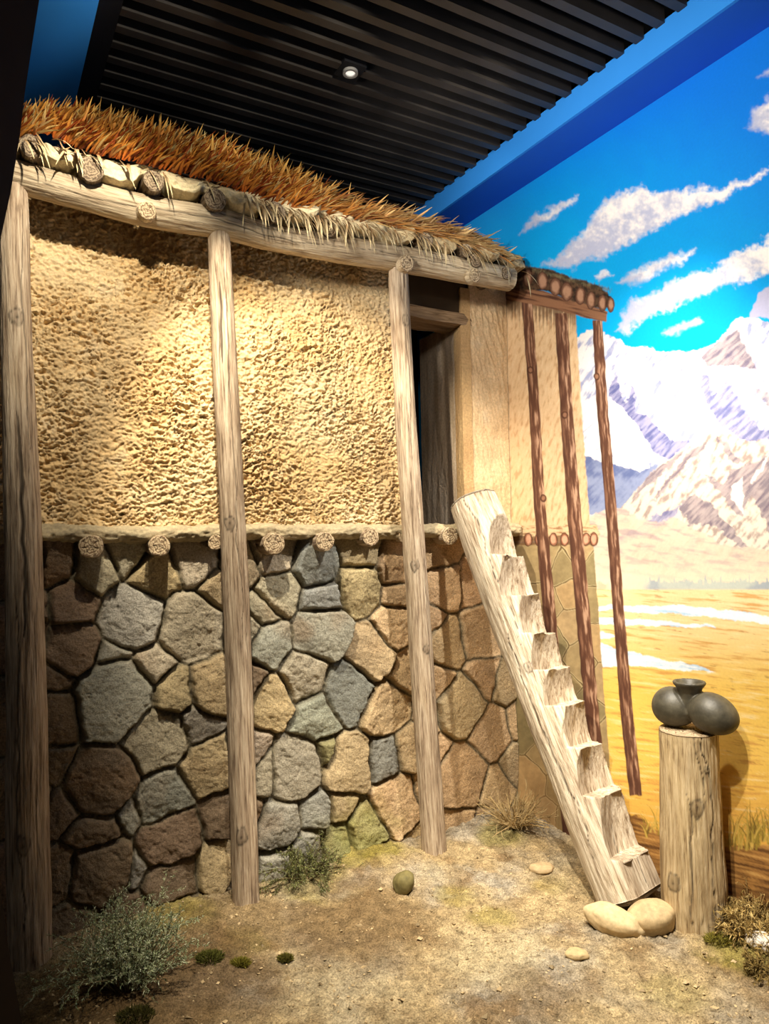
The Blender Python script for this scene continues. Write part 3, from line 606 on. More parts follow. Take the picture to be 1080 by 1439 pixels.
ycol_grid('door_reveal', (XD1, -.004), (XD1 + .015, .09), ZLED, onhut(665, 436)[1] + .12, MUD, (170, 136, 94), (196, 164, 118), 5., .06, .006)
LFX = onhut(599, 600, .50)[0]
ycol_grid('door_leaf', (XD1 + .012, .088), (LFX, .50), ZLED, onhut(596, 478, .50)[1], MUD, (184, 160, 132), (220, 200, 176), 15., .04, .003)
# lintel board, inside of the room, roof deck
lx0, lz0 = onhut(576, 433); lx1, _ = onhut(664, 440)
def rough_box(name, x0, x1, y0, y1, z0, z1, mat, seed=0., amp=.006, n=40):
    V = []; ny = 8; F = []
    xs = np.linspace(x0, x1, n); cs = [(y0, z0), (y0, (z0 + z1) / 2), (y0, z1), ((y0 + y1) / 2, z1), (y1, z1), (y1, (z0 + z1) / 2), (y1, z0), ((y0 + y1) / 2, z0)]
    V = np.array([[(x, a, b_) for a, b_ in cs] for x in xs], float); V[..., 1] += amp * pn(V[..., 0] * 9 + seed, V[..., 2] * 20, V[..., 1] * 15); V[..., 2] += amp * pn(V[..., 0] * 7, V[..., 1] * 20 + seed, V[..., 2] * 15)
    LC = V[..., [1, 2, 0]].reshape(-1, 3) + seed; V = V.reshape(-1, 3)
    for i in range(n - 1):
        for j in range(8): a = i * 8 + j; b_ = i * 8 + (j + 1) % 8; F.append((a, b_, b_ + 8, a + 8))
    F.append(tuple(range(7, -1, -1))); F.append(tuple(range((n - 1) * 8, n * 8)))
    return mesh_np(name, V, F, mat, hut, {'lc': (LC, 'FLOAT_VECTOR'), 'crack': (np.zeros(len(V)), 'FLOAT')}, smooth=False)
rough_box('door_lintel', lx0 - .04, lx1 + .0, .0, .20, lz0 - .045, lz0 + .02, W_PAINT, 2.)
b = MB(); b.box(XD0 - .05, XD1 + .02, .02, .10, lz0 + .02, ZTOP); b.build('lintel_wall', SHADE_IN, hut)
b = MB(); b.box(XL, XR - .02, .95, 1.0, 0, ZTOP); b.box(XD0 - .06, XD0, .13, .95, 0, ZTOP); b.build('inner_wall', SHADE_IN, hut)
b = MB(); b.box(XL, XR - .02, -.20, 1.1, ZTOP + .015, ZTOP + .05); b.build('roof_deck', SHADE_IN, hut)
# ledge of mud over the stone base
def ledge(x0, x1):
    nx = int((x1 - x0) / .006); nth = 40; S = np.linspace(x0, x1, nx); T = np.linspace(0, 2 * math.pi, nth, endpoint=False); X, TH = np.meshgrid(S, T, indexing='ij')
    r = .036 * (1 + .42 * fbm(X * 11, np.cos(TH) * 1.3, np.sin(TH) * 1.3, 4) + .22 * fbm(X * 40, np.cos(TH) * 4, np.sin(TH) * 4, 3))
    V = np.stack([X, -.062 - r * 1.25 * np.cos(TH) + .0 + .05 * (np.cos(TH) < 0) * np.abs(np.cos(TH)), ZLED + .004 + .009 * pn(X * 2.3, 1., 0.) + r * np.sin(TH)], -1)
    col = lin((176, 160, 128)) * (1 + .35 * fbm(X * 12, TH * 2, 3., 4))[..., None]
    i, j = np.meshgrid(np.arange(nx - 1), np.arange(nth), indexing='ij'); a = (i * nth + j).ravel(); bb = (i * nth + (j + 1) % nth).ravel()
    F = np.stack([a, a + nth, bb + nth, bb], 1).tolist(); F.append(tuple(range(nth))); F.append(tuple(range(nx * nth - 1, (nx - 1) * nth - 1, -1)))
    mesh_np('ledge', V.reshape(-1, 3), F, MUD, hut, {'col': (np.clip(col, 0, 1).reshape(-1, 3), 'FLOAT_COLOR')})
ledge(XL, XR - .01)
# joist ends poking out under the ledge
for i, (px, py, r, dp) in enumerate(((128, 768, 15, .15), (224, 767, 14, .15), (303, 762, 10, .11), (385, 764, 15, .15), (457, 761, 13, .15), (521, 755, 12, .14), (568, 753, 9, .10), (632, 753, 12, .14), (700, 754, 9, .10))):
    x, z = onhut(px, py, -dp); dist = np.linalg.norm(hit_v(px, py, N1, CF - dp)[:2]); rr = r * dist / FPX * 1.04
    log('joist', [(x, -dp, z), (x + .01, -dp / 2, z), (x + .012, .04, z + .005)], [rr, rr * 1.03, rr], [W_GREY, EG], hut, seg=40, step=.012, seed=i * 1.7, lumps=.06)
# posts
for i, (pp, ra) in enumerate((([(18, 262), (24, 500), (34, 800), (38, 1100), (43, 1362)], [.052, .058, .068, .074, .078]),
                              ([(307, 322), (317, 540), (328, 760), (337, 1000), (346, 1284)], [.049, .053, .056, .058, .060]),
                              ([(559, 376), (568, 560), (581, 760), (594, 960), (611, 1206)], [.050, .054, .057, .060, .064]))):
    y = -.185; P = [(lambda q: (q[0], y, q[1]))(onhut(a, b_, y)) for a, b_ in pp]
    # theta 0 faces local -y (towards the viewer)
    kn = [[(.0, .55, .020, .006), (.3, 2.5, .02, .004)], [(.55, 1.32, .020, .004), (.5, 2.62, .020, .005)], [(-.1, .33, .018, .004), (.6, 1.52, .018, .006), (.0, 1.95, .014, .004)]][i]
    cr = [[(.15, .9, 1.75, .16, .16), (-.5, .1, 1.1, .05, .10), (.5, 1.6, 2.8, .05, .08)], [(.0, .02, 2.0, .045, .10), (.5, .3, .62, .18, .12), (-.6, 1.4, 2.6, .04, .07)], [(.1, .05, 1.0, .04, .07), (-.3, 1.2, 2.2, .035, .06)]][i]
    q = log('post', P, ra, [W_GREY, EG], hut, seg=120, step=.009, seed=2.1 + i * 3.3, cracks=cr, knots=kn, groove=.035, lumps=.07)
# eave beam
P = [(lambda q: (q[0], -.19, q[1]))(onhut(a, b_, -.19)) for a, b_ in ((-70, 218), (30, 250), (200, 295), (300, 313), (400, 338), (560, 364), (716, 393))]
log('eave_beam', P, [.062, .062, .066, .058, .064, .066, .064], [W_BEAM, EG], hut, seg=110, step=.011, seed=11., groove=.03, lumps=.06,
    cracks=[(.25, .25, 1.7, .05, .09), (-.3, .9, 1.5, .035, .06), (.2, 1.7, 2.6, .04, .08), (-.1, 2.6, 3.3, .03, .06)])
for i, (px, py, r) in enumerate(((207, 296, 13), (572, 370, 12.5), (667, 387, 10.5))):
    y = -.268; x, z = onhut(px, py, y); rr = r * np.linalg.norm(hit_v(px, py, N1, CF + y)[:2]) / FPX
    log('branch_stub', [(x, y, z), (x, y + .018, z + .002), (x, y + .036, z + .006)], [rr * .93, rr * 1.0, rr * 1.1], [W_BEAM, EG], hut, seg=40, step=.008, seed=21 + i * 2.)
# rafter ends set in the mud
RAF = ((128, 238, 17, .29), (216, 254, 15, .29), (302, 280, 16, .29), (388, 298, 15, .28), (462, 322, 12, .26), (598, 338, 12, .27), (655, 352, 10, .27), (668, 366, 10, .27), (712, 384, 9, .26), (44, 205, 15, .29))
for i, (px, py, r, dp) in enumerate(RAF):
    x, z = onhut(px, py, -dp); rr = r * np.linalg.norm(hit_v(px, py, N1, CF - dp)[:2]) / FPX
    log('rafter', [(x, -dp, z), (x + .01, -dp / 2, z + .02), (x + .02, .1, z + .03)], [rr * .95, rr, rr], [W_DARK, EG_DARK], hut, seg=36, step=.015, seed=31 + i * 1.3, lumps=.1)
# mud bedding: lumps squeezed out over the beam
def mud():
    x0 = onhut(-50, 240, -.2)[0]; x1 = onhut(728, 385, -.2)[0]; nx = 640; nt = 70
    S, T = np.meshgrid(np.linspace(x0, x1, nx), np.linspace(0, 1, nt), indexing='ij')
    zb = 3.085 - .005 + .0 * S; zt = 3.215
    rx = np.array([onhut(a, b_, -d)[0] for a, b_, r, d in RAF]); near = np.min(np.abs(S[..., None] - rx), -1)
    lump = np.clip(fbm(S * 5.2, 4., 2., 2) * 1.2 + .15, -.5, 1)
    sag = .035 * lump - .03 * ss(.09, .02, near) + .012 * fbm(S * 22, T * 2, 6., 3)
    z = zb - sag * 1.35 + (zt - zb + sag * 1.35) * T; bulge = .040 * np.sin(np.clip(T, 0, 1) * math.pi) ** .6 * (1 + 1.2 * fbm(S * 7, T * 1.6, 7., 3)) + .010 * fbm(S * 26, T * 6, 17., 4)
    y = -.210 - .045 * (1 - T) - bulge + .05 * ss(.07, .02, near) * ss(.9, .5, T) + .10 * T ** 2
    y = np.where(T < .08, y + (.08 - T) * 1.1, y)
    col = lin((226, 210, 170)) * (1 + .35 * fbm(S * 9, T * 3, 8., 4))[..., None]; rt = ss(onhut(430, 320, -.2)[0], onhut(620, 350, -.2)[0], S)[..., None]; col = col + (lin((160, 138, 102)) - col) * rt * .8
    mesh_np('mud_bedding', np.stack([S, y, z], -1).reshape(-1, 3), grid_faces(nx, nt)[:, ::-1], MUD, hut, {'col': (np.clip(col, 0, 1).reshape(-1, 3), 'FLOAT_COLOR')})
    b = MB(); b.box(x0, x1 - .01, -.12, 1.0, 3.15, 3.225); b.build('roof_mud', SHADE_IN, hut)
mud()
# thatch of dry leaves: curved, folded blades
def blades(specs):
    """specs rows: base(3), dir(3), bend(3), length, width, rgb_base(3), rgb_tip(3)"""
    n = len(specs); S = np.array(specs, float); K = 5
    V = np.zeros((n, K, 3, 3)); Cc = np.zeros((n, K, 3, 3))
    base = S[:, 0:3]; d = S[:, 3:6]; bend = S[:, 6:9]; Lg = S[:, 9:10]; wd = S[:, 10:11]; c0 = S[:, 11:14]; c1 = S[:, 14:17]
    side = np.cross(d, bend + 1e-3); side /= np.linalg.norm(side, axis=1)[:, None] + 1e-9; up = np.cross(side, d)
    prof = [.55, 1., .95, .62, .06]
    for k_ in range(K):
        t = k_ / (K - 1); c = base + d * Lg * t + bend * Lg * t * t; w_ = wd * prof[k_] * .5
        V[:, k_, 0] = c - side * w_; V[:, k_, 1] = c + up * w_ * .45; V[:, k_, 2] = c + side * w_
        cc = c0 + (c1 - c0) * min(1, t * 1.15)
        for q in range(3): Cc[:, k_, q] = cc
    b0 = (np.arange(n) * K * 3)[:, None, None]; F = []
    for k_ in range(K - 1):
        for q in range(2): a = k_ * 3 + q; F.append([a, a + 3, a + 4, a + 1])
    F = (b0 + np.array(F)[None]).reshape(-1, 4)
    return V.reshape(-1, 3), F, np.clip(Cc, 0, 1).reshape(-1, 3)
def thatch():
    rs = np.random.default_rng(12); sp = []
    y0 = -.24; line = [(20, 196, 165), (60, 188, 160), (120, 215, 162), (200, 232, 180), (300, 258, 200), (400, 292, 240), (500, 312, 282), (600, 330, 300), (700, 360, 340), (742, 384, 366)]
    lx = np.array([l[0] for l in line]); lo = np.array([l[1] for l in line]); hi = np.array([l[2] for l in line])
    N = 3000
    for i in range(N):
        px = rs.uniform(14, 742) if rs.random() < .7 else rs.uniform(14, 420); t = rs.random(); pl_ = np.interp(px, lx, lo); ph = np.interp(px, lx, hi)
        y = y0 + .22 * t + rs.normal(0, .012); py = pl_ + (ph - pl_) * t * .72; x, z = onhut(px, py, y)
        right = ss(380, 640, px)
        d = np.array([.45 + .55 * right + rs.normal(0, .28), -.45 - .25 * (1 - t) + rs.normal(0, .25), .85 - .55 * right + rs.normal(0, .28)]); d /= np.linalg.norm(d)
        bend = np.array([.12, -.12, -.22 - .3 * right]) * rs.uniform(.3, 1.5); L = rs.uniform(.07, .135) * (1 - .1 * right); wv = rs.uniform(.010, .019)
        a = lin((190, 92, 30)) * rs.uniform(.35, 1.1); b_ = lin((236, 164, 70)) * rs.uniform(.6, 1.1)
        if rs.random() < .22: b_ = lin((240, 214, 140))
        if rs.random() < .25: a = lin((92, 40, 18)); b_ = lin((164, 76, 30))
        q = right * rs.uniform(.3, 1.); a = a + (lin((126, 96, 60)) - a) * q; b_ = b_ + (lin((214, 182, 128)) - b_) * q
        sp.append([x, y, z, *d, *bend, L, wv, *a, *b_])
    for i in range(260):                      # stray tall blades breaking the outline
        px = rs.uniform(30, 735) if rs.random() < .6 else rs.uniform(40, 430); y = y0 + .12 + rs.normal(0, .05); py = np.interp(px, lx, hi) + rs.uniform(10, 28); x, z = onhut(px, py, y); right = ss(380, 640, px)
        d = np.array([.35 + .5 * right + rs.normal(0, .35), -.2 + rs.normal(0, .3), 1. - .45 * right]); d /= np.linalg.norm(d); q = .7 * right
        a = lin((196, 104, 36)) * rs.uniform(.5, 1.1); b_ = lin((246, 196, 104)) * rs.uniform(.7, 1.1); a = a + (lin((140, 106, 66)) - a) * q; b_ = b_ + (lin((230, 204, 154)) - b_) * q
        sp.append([x, y, z, *d, rs.normal(.08, .1), -.05, -.1 * rs.random(), rs.uniform(.08, .14), rs.uniform(.010, .017), *a, *b_])
    for i in range(200):                      # pale tips hanging over the mud
        px = rs.choice([rs.uniform(20, 120), rs.uniform(340, 745), rs.uniform(340, 560), rs.uniform(120, 340)], p=[.10, .40, .45, .05]); y = -.275 + rs.normal(0, .012)
        py = np.interp(px, lx, lo) + rs.uniform(-4, 6); x, z = onhut(px, py, y)
        d = np.array([.30 + rs.normal(0, .25), -.45 + rs.normal(0, .15), -.5 + rs.normal(0, .25)]); d /= np.linalg.norm(d)
        sp.append([x, y, z, *d, .0, .12, -.55, rs.uniform(.06, .12), rs.uniform(.009, .015), *(lin((150, 108, 66)) * rs.uniform(.5, 1)), *(lin((234, 214, 168)) * rs.uniform(.75, 1.05))])
    sp = [q for q in sp if q[0] + q[3] * q[9] + q[6] < XC_H - .02]
    V, F, cc = blades(sp)
    o = mesh_np('thatch', V, F, BLADE, hut, {'col': (cc, 'FLOAT_COLOR')}, smooth=False); o['kind'] = 'stuff'; o['label'] = 'orange-brown dry leaf thatch along the eave'
thatch()

# ================================================================== LADDER (notched trunk)
def ladder():
    Pb = at_depth(893, 1284, hit_ground(893, 1284)[1] + .10); Pb = Vector((Pb.x, Pb.y, .045))
    gb = hit_ground(899, 1294); Pb = Vector((gb[0], gb[1] + .12, .05))
    x, z = onhut(665, 706, -.20); Pt = hutw(x, -.20, z)
    ax = (Pt - Pb); L = ax.length; A = ax.normalized(); view = Vector((0, 0, EYE)) - (Pb + Pt) / 2; hv = Vector((-A.x, -A.y, 0)).normalized()
    # notched side looks away from the wall, up and a little to the right of the viewer
    nrm = (hv + Vector((.22, -.10, .0))); nrm = (nrm - A * nrm.dot(A)).normalized()
    root = empty('notched_ladder', (Pb.x, Pb.y, 0)); off = Vector((Pb.x, Pb.y, 0))
    vis = [(880, 1196), (862, 1118), (842, 1054), (818, 994), (798, 945), (775, 895), (752, 842), (728, 790), ]
    # positions of tread edges along the axis
    Ls = []
    for (a, b_) in vis:
        best = None
        for q in np.linspace(0, L, 500):
            P = Pb + A * q + nrm * .05; v = P - Vector((0, 0, EYE)); vv_ = np.array(v); dep = vv_ @ _F; py = 719.5 - FPX * (vv_ @ _U) / dep
            if best is None or abs(py - b_) < best[0]: best = (abs(py - b_), q)
        Ls.append(best[1])
    R0 = .150; tr = .075                      # tread depth
    tanl = abs(A.z) / math.hypot(A.x, A.y)    # a level tread crosses the axis at this slope
    marks = []
    top_edge = .10
    def f(LL, Y):
        out = np.full(LL.shape, .26)
        out = np.where(LL <= Ls[0], top_edge, out)
        for k_ in range(len(Ls)):
            l0 = Ls[k_]; l1 = Ls[k_ + 1] if k_ + 1 < len(Ls) else Ls[-1] + .215
            inner = .012; m = (LL > l0) & (LL <= l1); u = (LL - l0) / (l1 - l0)
            edge_out = top_edge if k_ < len(Ls) - 1 else .145
            scoop = inner + (edge_out - inner) * np.clip(u, 0, 1) ** 1.7
            shelf = top_edge - (LL - l0) / .028 * (top_edge - inner); scoop = np.maximum(scoop, shelf)
            scoop = scoop + .055 * np.clip(np.abs(Y / R0 - .12 + .25 * math.sin(k_ * 2.3)), 0, 1) ** 1.6 * (1 - .6 * u) + .014 * fbm(Y * 11 + k_, LL * 6, k_ * 2., 3)
            out = np.where(m, scoop, out)
        return out
    for l in Ls: marks += [l, l + .028]
    pts = [Pb + A * (L * t) + Vector((0, 0, -.02 * math.sin(math.pi * t))) - off for t in (0, .25, .5, .75, 1)]
    o = log('carved_trunk', pts, [.150, .146, .142, .142, .138, .128], [W_PALE, W_PALE], root, seg=140, step=.0075, seed=5.5, groove=.03, lumps=.05, rough=.03,
            cracks=[(.10, 0, .32, .03, .05), (-1.6, .2, 1.3, .03, .05), (-1.2, 1.1, 2.2, .025, .04)], knots=[(-1.25, 1.02, .018, .004)], cut={'normal': nrm, 'f': f, 'marks': marks}, capdome=.012)
    tag(root, 'pale carved tree trunk ladder with notched steps leaning against the hut', 'ladder')
    return Pb, Pt
LPb, LPt = ladder()

# ================================================================== STUMP AND JAR
fr = hit_ground(979, 1307, .03); ST_R = .128
sb = Vector((fr[0] + .04, fr[1] + ST_R * .95, gz(fr[0], fr[1] + ST_R) - .01)); tp = at_depth(966, 1026, sb.y)
stump = empty('log_post', (sb.x, sb.y, 0))
log('trunk', [(0, 0, sb.z - .01), (.0, 0, tp.z * .5), (tp.x - sb.x, 0, tp.z)], [.129, .126, .120, .116, .113], [W_STUMP, EG], stump, seg=140, step=.008, seed=8.2, groove=.03, lumps=.05,
    cracks=[(.35, .02, .9, .03, .07), (-.5, .05, .55, .035, .05), (.75, .0, .5, .03, .06), (.10, .5, .9, .02, .04)], knots=[(-.18, .50, .020, .006), (.45, .12, .026, .008), (.22, .63, .010, .004), (-1.0, .22, .02, .006)])
tag(stump, 'short upright sawn log carrying the dark jar beside the ladder foot', 'log')
STOP = Vector((tp.x, tp.y, tp.z + .004))
def jar():
    root = empty('twin_bodied_jar', STOP + Vector((.012, -.02, 0))); V = []; F = []
    def ell(c, r, axis_tilt, yaw, seg=40, rings=24, egg=.0):
        k0 = len(V); Rm = Matrix.Rotation(yaw, 3, 'Z') @ Matrix.Rotation(axis_tilt, 3, 'Y')
        for i in range(rings + 1):
            ph = math.pi * i / rings
            for j in range(seg):
                t = 2 * math.pi * j / seg; p = Vector((r[0] * math.cos(ph), r[1] * math.sin(ph) * math.cos(t) * (1 + egg * math.cos(ph)), r[2] * math.sin(ph) * math.sin(t) * (1 + egg * math.cos(ph))))
                p = Rm @ p + Vector(c); V.append(tuple(p))
        for i in range(rings):
            for j in range(seg):
                a = k0 + i * seg + j; b_ = k0 + i * seg + (j + 1) % seg; F.append((a, b_, b_ + seg, a + seg))
    ell((-.050, .052, .084), (.092, .082, .081), math.radians(10), math.radians(-46), egg=-.12)
    ell((.060, -.060, .080), (.100, .086, .080), math.radians(20), math.radians(-42), egg=-.06)
    # flared neck, hollow
    prof = [(.046, .07), (.043, .105), (.040, .135), (.042, .155), (.052, .176), (.062, .188), (.065, .196), (.061, .202), (.053, .200), (.043, .185), (.031, .165), (.026, .140), (.024, .120), (.0, .118)]
    k0 = len(V); seg = 48
    for (r, z) in prof:
        for j in range(seg): t = 2 * math.pi * j / seg; V.append((r * math.cos(t) - .008, r * math.sin(t), z))
    for i in range(len(prof) - 1):
        for j in range(seg): a = k0 + i * seg + j; b_ = k0 + i * seg + (j + 1) % seg; F.append((a, b_, b_ + seg, a + seg))
    F.append(tuple(range(k0 + seg - 1, k0 - 1, -1)))
    n = len(V); VV = np.array(V)
    o = mesh_np('jar_body', VV, F, CLAY, root, {'col': (np.tile(lin((78, 74, 62)), (n, 1)), 'FLOAT_COLOR')})
    bp = bpy.data.materials.new('dark_grey_pottery'); bp.use_nodes = True; nt = bp.node_tree; bs = nt.nodes['Principled BSDF']; bs.inputs['Roughness'].default_value = .5
    nn = noise(nt, objco(nt), 22, 6, .6); nt.links.new(ramp(nt, nn, [(.3, (.036, .031, .020)), (.55, (.075, .065, .042)), (.8, (.13, .112, .075))]), bs.inputs['Base Color']); bump(nt, bs, noise(nt, objco(nt), 120, 3), .25, .002)
    o.data.materials.clear(); o.data.materials.append(bp)
    m = o.modifiers.new('fuse', 'REMESH'); m.mode = 'VOXEL'; m.voxel_size = .0032; m.use_smooth_shade = True
    m = o.modifiers.new('soften', 'SMOOTH'); m.factor = .5; m.iterations = 6
    tag(root, 'dark grey pottery jar with two rounded bodies and one flared neck on the log', 'jar')
jar()

# ================================================================== STONES
def stone(name, px, py, r, colr, label, seed, rz=0., sink=.25, tilt=0., group=None, front=True):
    g = hit_ground(px, py); rx, ry, rzv = r; cy0 = g[1] + (ry * .5 if front else 0); z = gz(g[0], cy0)
    nu, nv = 64, 40; TH, PH = np.meshgrid(np.linspace(0, 2 * math.pi, nu, endpoint=False), np.linspace(0, math.pi, nv), indexing='ij')
    d = np.stack([np.sin(PH) * np.cos(TH), np.sin(PH) * np.sin(TH), np.cos(PH)], -1)
    k_ = 1 + .14 * pn(d[..., 0] * 1.2 + seed, d[..., 1] * 1.2, d[..., 2] * 1.2) + .03 * fbm(d[..., 0] * 4 + seed, d[..., 1] * 4, d[..., 2] * 4, 3)
    V = d * k_[..., None] * np.array([rx, ry, rzv]); Rm = np.array(Matrix.Rotation(rz, 3, 'Z') @ Matrix.Rotation(tilt, 3, 'Y')); V = V @ Rm.T
    i, j = np.meshgrid(np.arange(nu), np.arange(nv - 1), indexing='ij'); a = (i * nv + j).ravel(); b_ = (((i + 1) % nu) * nv + j).ravel(); F = np.stack([a, a + 1, b_ + 1, b_], 1)
    n1 = fbm(d[..., 0] * 2 + seed, d[..., 1] * 2, d[..., 2] * 2, 4); col = lin(colr) * (1 + .35 * n1)[..., None]
    o = mesh_np(name, V.reshape(-1, 3), F, ROCK, None, {'col': (np.clip(col, 0, 1).reshape(-1, 3), 'FLOAT_COLOR')}, loc=(g[0], cy0, z + rzv * (1 - sink)))
    return tag(o, label, 'stone', group)
stone('river_stone', 866, 1316, (.118, .062, .058), (208, 184, 142), 'long smooth tan stone wedged under the left of the ladder foot', 1., rz=math.radians(-32), tilt=math.radians(8))
stone('river_stone', 919, 1316, (.098, .078, .068), (190, 166, 126), 'rounded tan boulder between the ladder foot and the upright log', 2., rz=.1, tilt=math.radians(-6))
stone('river_stone', 567, 1260, (.045, .04, .054), (112, 102, 62), 'small egg-shaped olive stone alone in front of the third post', 3., tilt=.5)
stone('river_stone', 762, 1228, (.062, .042, .022), (190, 166, 128), 'flat oval pale pebble lying left of the ladder', 4., rz=.1)
stone('river_stone', 812, 1354, (.044, .03, .020), (184, 160, 118), 'small half-buried pebble in front of the two foot stones', 5.)
stone('river_stone', 1074, 1348, (.05, .05, .035), (226, 216, 200), 'white stone among dry grass at the right edge', 6.)

# crumbs of earth strewn over the ground
def crumbs():
    rs = np.random.default_rng(77); V = []; F = []; Cc = []; n = 1500
    oc = np.array([(1, 0, 0), (-1, 0, 0), (0, 1, 0), (0, -1, 0), (0, 0, 1), (0, 0, -1)], float); of = [(0, 2, 4), (2, 1, 4), (1, 3, 4), (3, 0, 4), (2, 0, 5), (1, 2, 5), (3, 1, 5), (0, 3, 5)]
    for i in range(n):
        g = hit_ground(rs.uniform(60, 1080), 1180 + 258 * rs.random() ** .8 + 20)
        y_ = huty((g[0], g[1], 0))[1]
        if y_ > -.06 or (g[:2] @ N2) > CM - .04: continue
        r = rs.uniform(.0025, .007) * (1 + (rs.random() < .08)); z = gz(g[0], g[1]) + r * .3 + .004; k_ = len(V)
        for v in oc + rs.normal(0, .28, (6, 3)): V.append((g[0] + v[0] * r, g[1] + v[1] * r, z + v[2] * r * .7))
        c = lin((188, 164, 124)) * rs.uniform(.45, 1.25); Cc += [c] * 6; F += [(a + k_, b_ + k_, c_ + k_) for a, b_, c_ in of]
    o = mesh_np('earth_crumbs', np.array(V), F, ROCK, None, {'col': (np.clip(np.array(Cc), 0, 1), 'FLOAT_COLOR')}, smooth=False)
    tag(o, 'loose crumbs of dry earth scattered over the sandy ground', 'earth crumbs', kind='stuff')
crumbs()

# ================================================================== PLANTS
def bush(name, px, py, hgt, wid, nst, seed, c_stem, c_leaf, label, cat, leafy=1., droop=.25, lsz=.010, fan=1., lean=(0, 0), ngroup=3, dep=.0):
    rs = np.random.default_rng(seed); g = hit_ground(px, py); gy0 = g[1] + dep; z0 = gz(g[0], gy0) - .004; root = empty(name, (g[0], gy0, z0))
    tubeV = []; tubeF = []; tubeC = []; sp = []
    def tube(P, r0, r1, c):
        k_ = len(tubeV); n = len(P); sg = 5
        for i, p in enumerate(P):
            t = Vector(P[min(n - 1, i + 1)]) - Vector(P[max(0, i - 1)]); t.normalize(); a = t.orthogonal().normalized(); b_ = t.cross(a); r = r0 + (r1 - r0) * i / (n - 1)
            for j in range(sg): an = 6.283 * j / sg; q = Vector(p) + (a * math.cos(an) + b_ * math.sin(an)) * r; tubeV.append(tuple(q)); tubeC.append(c)
        for i in range(n - 1):
            for j in range(sg): a_ = k_ + i * sg + j; b2 = k_ + i * sg + (j + 1) % sg; tubeF.append((a_, b2, b2 + sg, a_ + sg))
    def leaves(P, dens):
        for i in range(len(P) - 1):
            p = np.array(P[i]); q = np.array(P[i + 1])
            for _ in range(dens):
                t = rs.random(); b0 = p + (q - p) * t; d = (q - p) / (np.linalg.norm(q - p) + 1e-9) * .7 + rs.normal(0, .65, 3); d /= np.linalg.norm(d)
                c = lin(c_leaf[rs.integers(len(c_leaf))]) * rs.uniform(.6, 1.2)
                sp.append([*b0, *d, *(rs.normal(0, .2, 3) + np.array([0, 0, -.1])), lsz * rs.uniform(.7, 1.7), lsz * .28 * rs.uniform(.7, 1.3), *(c * .8), *c])
    for s in range(nst):
        an = rs.uniform(0, 6.283); rad = math.sqrt(rs.random()) * wid * .30; b0 = np.array([math.cos(an) * rad * .5, math.sin(an) * rad * .5, 0.])
        out = rs.random() * fan; d = np.array([math.cos(an) * out + lean[0], math.sin(an) * out + lean[1], .9]); d /= np.linalg.norm(d); L = hgt * rs.uniform(.55, 1.08) * (1 + .25 * out)
        P = []; cur = b0.copy(); dd = d.copy(); N = 9
        for i in range(N):
            P.append(cur.copy()); cur = cur + dd * L / N; dd = dd + rs.normal(0, .13, 3) + np.array([dd[0] * .05, dd[1] * .05, -droop * i / N * .5]); dd /= np.linalg.norm(dd)
        tube(P, .0028 if leafy else .0042, .0008 if leafy else .0018, lin(c_stem) * rs.uniform(.6, 1.1))
        if leafy: leaves(P[2:], int(5 * leafy))
        for k_ in range(int(ngroup)):
            i0 = rs.integers(2, N - 1); cur = P[i0].copy(); dd = (P[i0] - P[i0 - 1]); dd = dd / np.linalg.norm(dd) + rs.normal(0, .55, 3); dd /= np.linalg.norm(dd); Q = []
            for i in range(5): Q.append(cur.copy()); cur = cur + dd * L * .075; dd = dd + rs.normal(0, .18, 3) + np.array([0, 0, .05 - droop * .2]); dd /= np.linalg.norm(dd)
            tube(Q, .0013, .0005, lin(c_stem) * rs.uniform(.6, 1.1))
            if leafy: leaves(Q, int(7 * leafy))
    a = mesh_np('stem', np.array(tubeV), tubeF, TWIG, root, {'col': (np.array(tubeC), 'FLOAT_COLOR')}); a.name = 'stems'; a['kind'] = 'stuff'
    if sp:
        V, F, cc = blades(sp); a = mesh_np('leaves', V, F, BLADE, root, {'col': (cc, 'FLOAT_COLOR')}, smooth=False); a['kind'] = 'stuff'
    return tag(root, label, cat)
bush('silvery_shrub', 182, 1385, .29, .42, 95, 3, (128, 116, 84), [(204, 212, 170), (170, 184, 138), (226, 230, 196), (150, 166, 122)], 'silvery green bushy shrub at the lower left in front of the stone wall', 'shrub', leafy=1.2, fan=.85, ngroup=6, lsz=.009)
bush('low_shrub', 425, 1236, .20, .40, 60, 4, (92, 78, 48), [(112, 118, 62), (142, 148, 90), (84, 80, 46), (150, 150, 110)], 'low dark green and brown plant against the stones between second and third posts', 'shrub', leafy=.9, fan=1.3, droop=.9, ngroup=5, lsz=.009)
bush('dry_tuft', 722, 1174, .21, .12, 90, 5, (196, 170, 122), [(190, 168, 120)], 'dry pale root-like tuft growing at the foot of the wall left of the ladder', 'plant', leafy=0, fan=1.3, droop=.1, ngroup=7, lean=(.1, -.1))
bush('dry_grass_clump', 1056, 1326, .15, .24, 85, 6, (168, 138, 84), [(176, 146, 86), (140, 116, 62), (196, 170, 110)], 'dry brown grassy clump right of the upright log at the mural foot', 'plant', leafy=.35, fan=1.5, droop=.7, ngroup=4, lsz=.016)
bush('dry_grass_clump', 1098, 1310, .19, .14, 50, 16, (160, 132, 84), [(176, 146, 86), (150, 120, 70)], 'taller dry brown grass clump at the far right edge of the frame', 'plant', leafy=.3, fan=1.1, droop=.5, ngroup=4, lsz=.015)
bush('dry_tuft', 1072, 1372, .08, .14, 40, 8, (150, 124, 74), [(150, 126, 70), (120, 100, 54)], 'small brown tuft in front of the white stone at the right edge', 'plant', leafy=.4, fan=1.5, droop=.8, ngroup=3, lsz=.012)
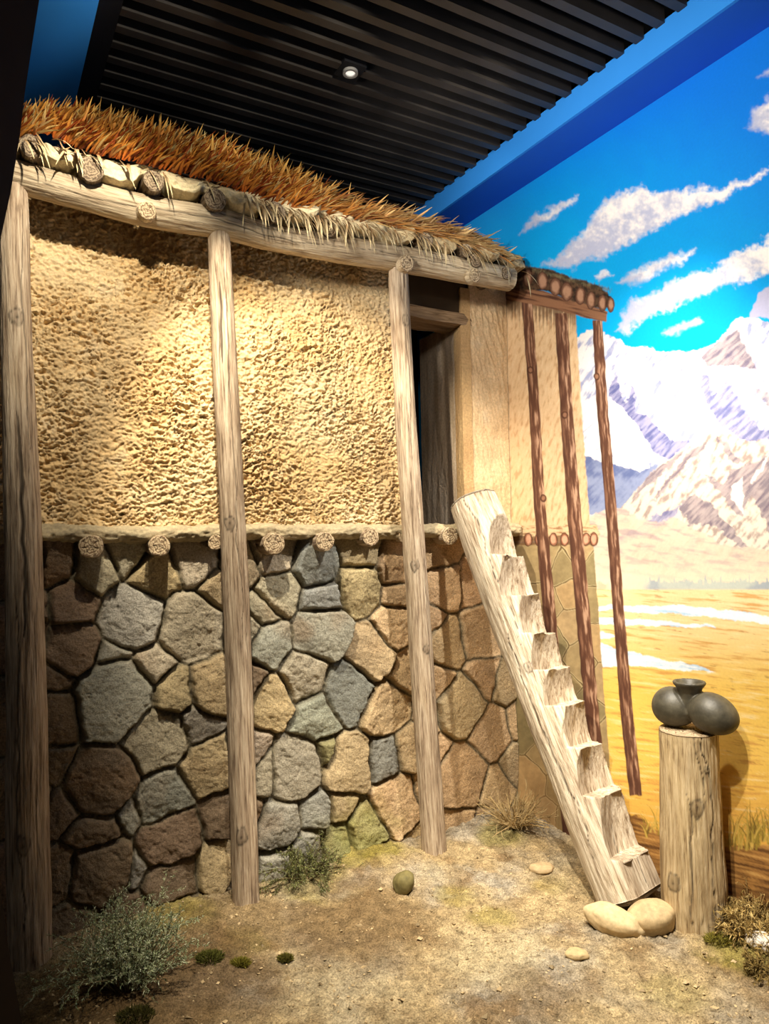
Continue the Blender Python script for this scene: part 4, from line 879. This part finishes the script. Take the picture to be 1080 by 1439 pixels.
def moss_clump(px, py, r, label, seed, c=(88, 88, 34)):
    rs = np.random.default_rng(seed); g = hit_ground(px, py); z = gz(g[0], g[1]); sp = []
    for i in range(900):
        an = rs.uniform(0, 6.283); q = math.sqrt(rs.random()); x = math.cos(an) * q * r; y = math.sin(an) * q * r * .8; zz = .35 * r * (1 - q * q) * (.7 + .5 * rs.random()) + .012
        d = np.array([x / r * .8, y / r * .8, .8]) + rs.normal(0, .35, 3); d /= np.linalg.norm(d); cc = lin(c) * rs.uniform(.5, 1.5)
        sp.append([x, y, zz * .6, *d, *rs.normal(0, .2, 3), rs.uniform(.008, .018), .003, *(cc * .6), *cc])
    V, F, cc = blades(sp); o = mesh_np('moss_clump', V, F, BLADE, None, {'col': (cc, 'FLOAT_COLOR')}, smooth=False, loc=(g[0], g[1], z)); tag(o, label, 'moss')
moss_clump(295, 1352, .048, 'dark green moss clump right of the silvery shrub', 1)
moss_clump(338, 1358, .032, 'small yellowish moss clump, right neighbour of the dark one', 2, (120, 112, 40))
moss_clump(401, 1350, .022, 'tiny moss spot, rightmost of the three near the shrub', 3, (104, 96, 40))
moss_clump(190, 1432, .06, 'dark moss clump at the bottom edge below the silvery shrub', 4, (70, 66, 26))
moss_clump(1010, 1330, .05, 'olive moss clump at the right foot of the upright log', 5, (128, 118, 46))

# ================================================================== DOWNLIGHT
def downlight():
    p = at_h(492, 101, CEILZ - .002); root = empty('ceiling_downlight', (p[0], p[1], CEILZ), HUTROT)
    b = MB(); b.box(-.055, .055, -.055, .055, .0, .07); b.build('housing', BLACK, root)
    def ring(r0, r1, z0, z1, name, mat):
        V = []; F = []; n = 36
        for (r, z) in ((r0, z0), (r1, z0), (r1, z1), (r0, z1)):
            for j in range(n): V.append((r * math.cos(6.2832 * j / n), r * math.sin(6.2832 * j / n), z))
        for k_ in range(4):
            for j in range(n): F.append((k_ * n + j, k_ * n + (j + 1) % n, ((k_ + 1) % 4) * n + (j + 1) % n, ((k_ + 1) % 4) * n + j))
        return mesh_np(name, np.array(V), F, mat, root, smooth=False)
    ring(.022, .034, -.012, .0, 'trim_ring', flat('lamp_ring_grey', (.25, .25, .25), .3, .5))
    m, nt, bs = new_mat('lamp_lens'); bs.inputs['Base Color'].default_value = (.8, .8, .8, 1); bs.inputs['Emission Color'].default_value = (1, .95, .85, 1); bs.inputs['Emission Strength'].default_value = .7
    ring(.0005, .0215, -.006, .0, 'lens', m)
    tag(root, 'small square black downlight with round lens set in the slatted ceiling', 'light')
downlight()

# the whole place turned about the camera's foot so that the mural wall lies along the world's axis
RZ = Matrix.Rotation(-MURROT, 4, 'Z')
for o in list(SC.objects):
    if o.parent is None: o.matrix_world = RZ @ o.matrix_basis
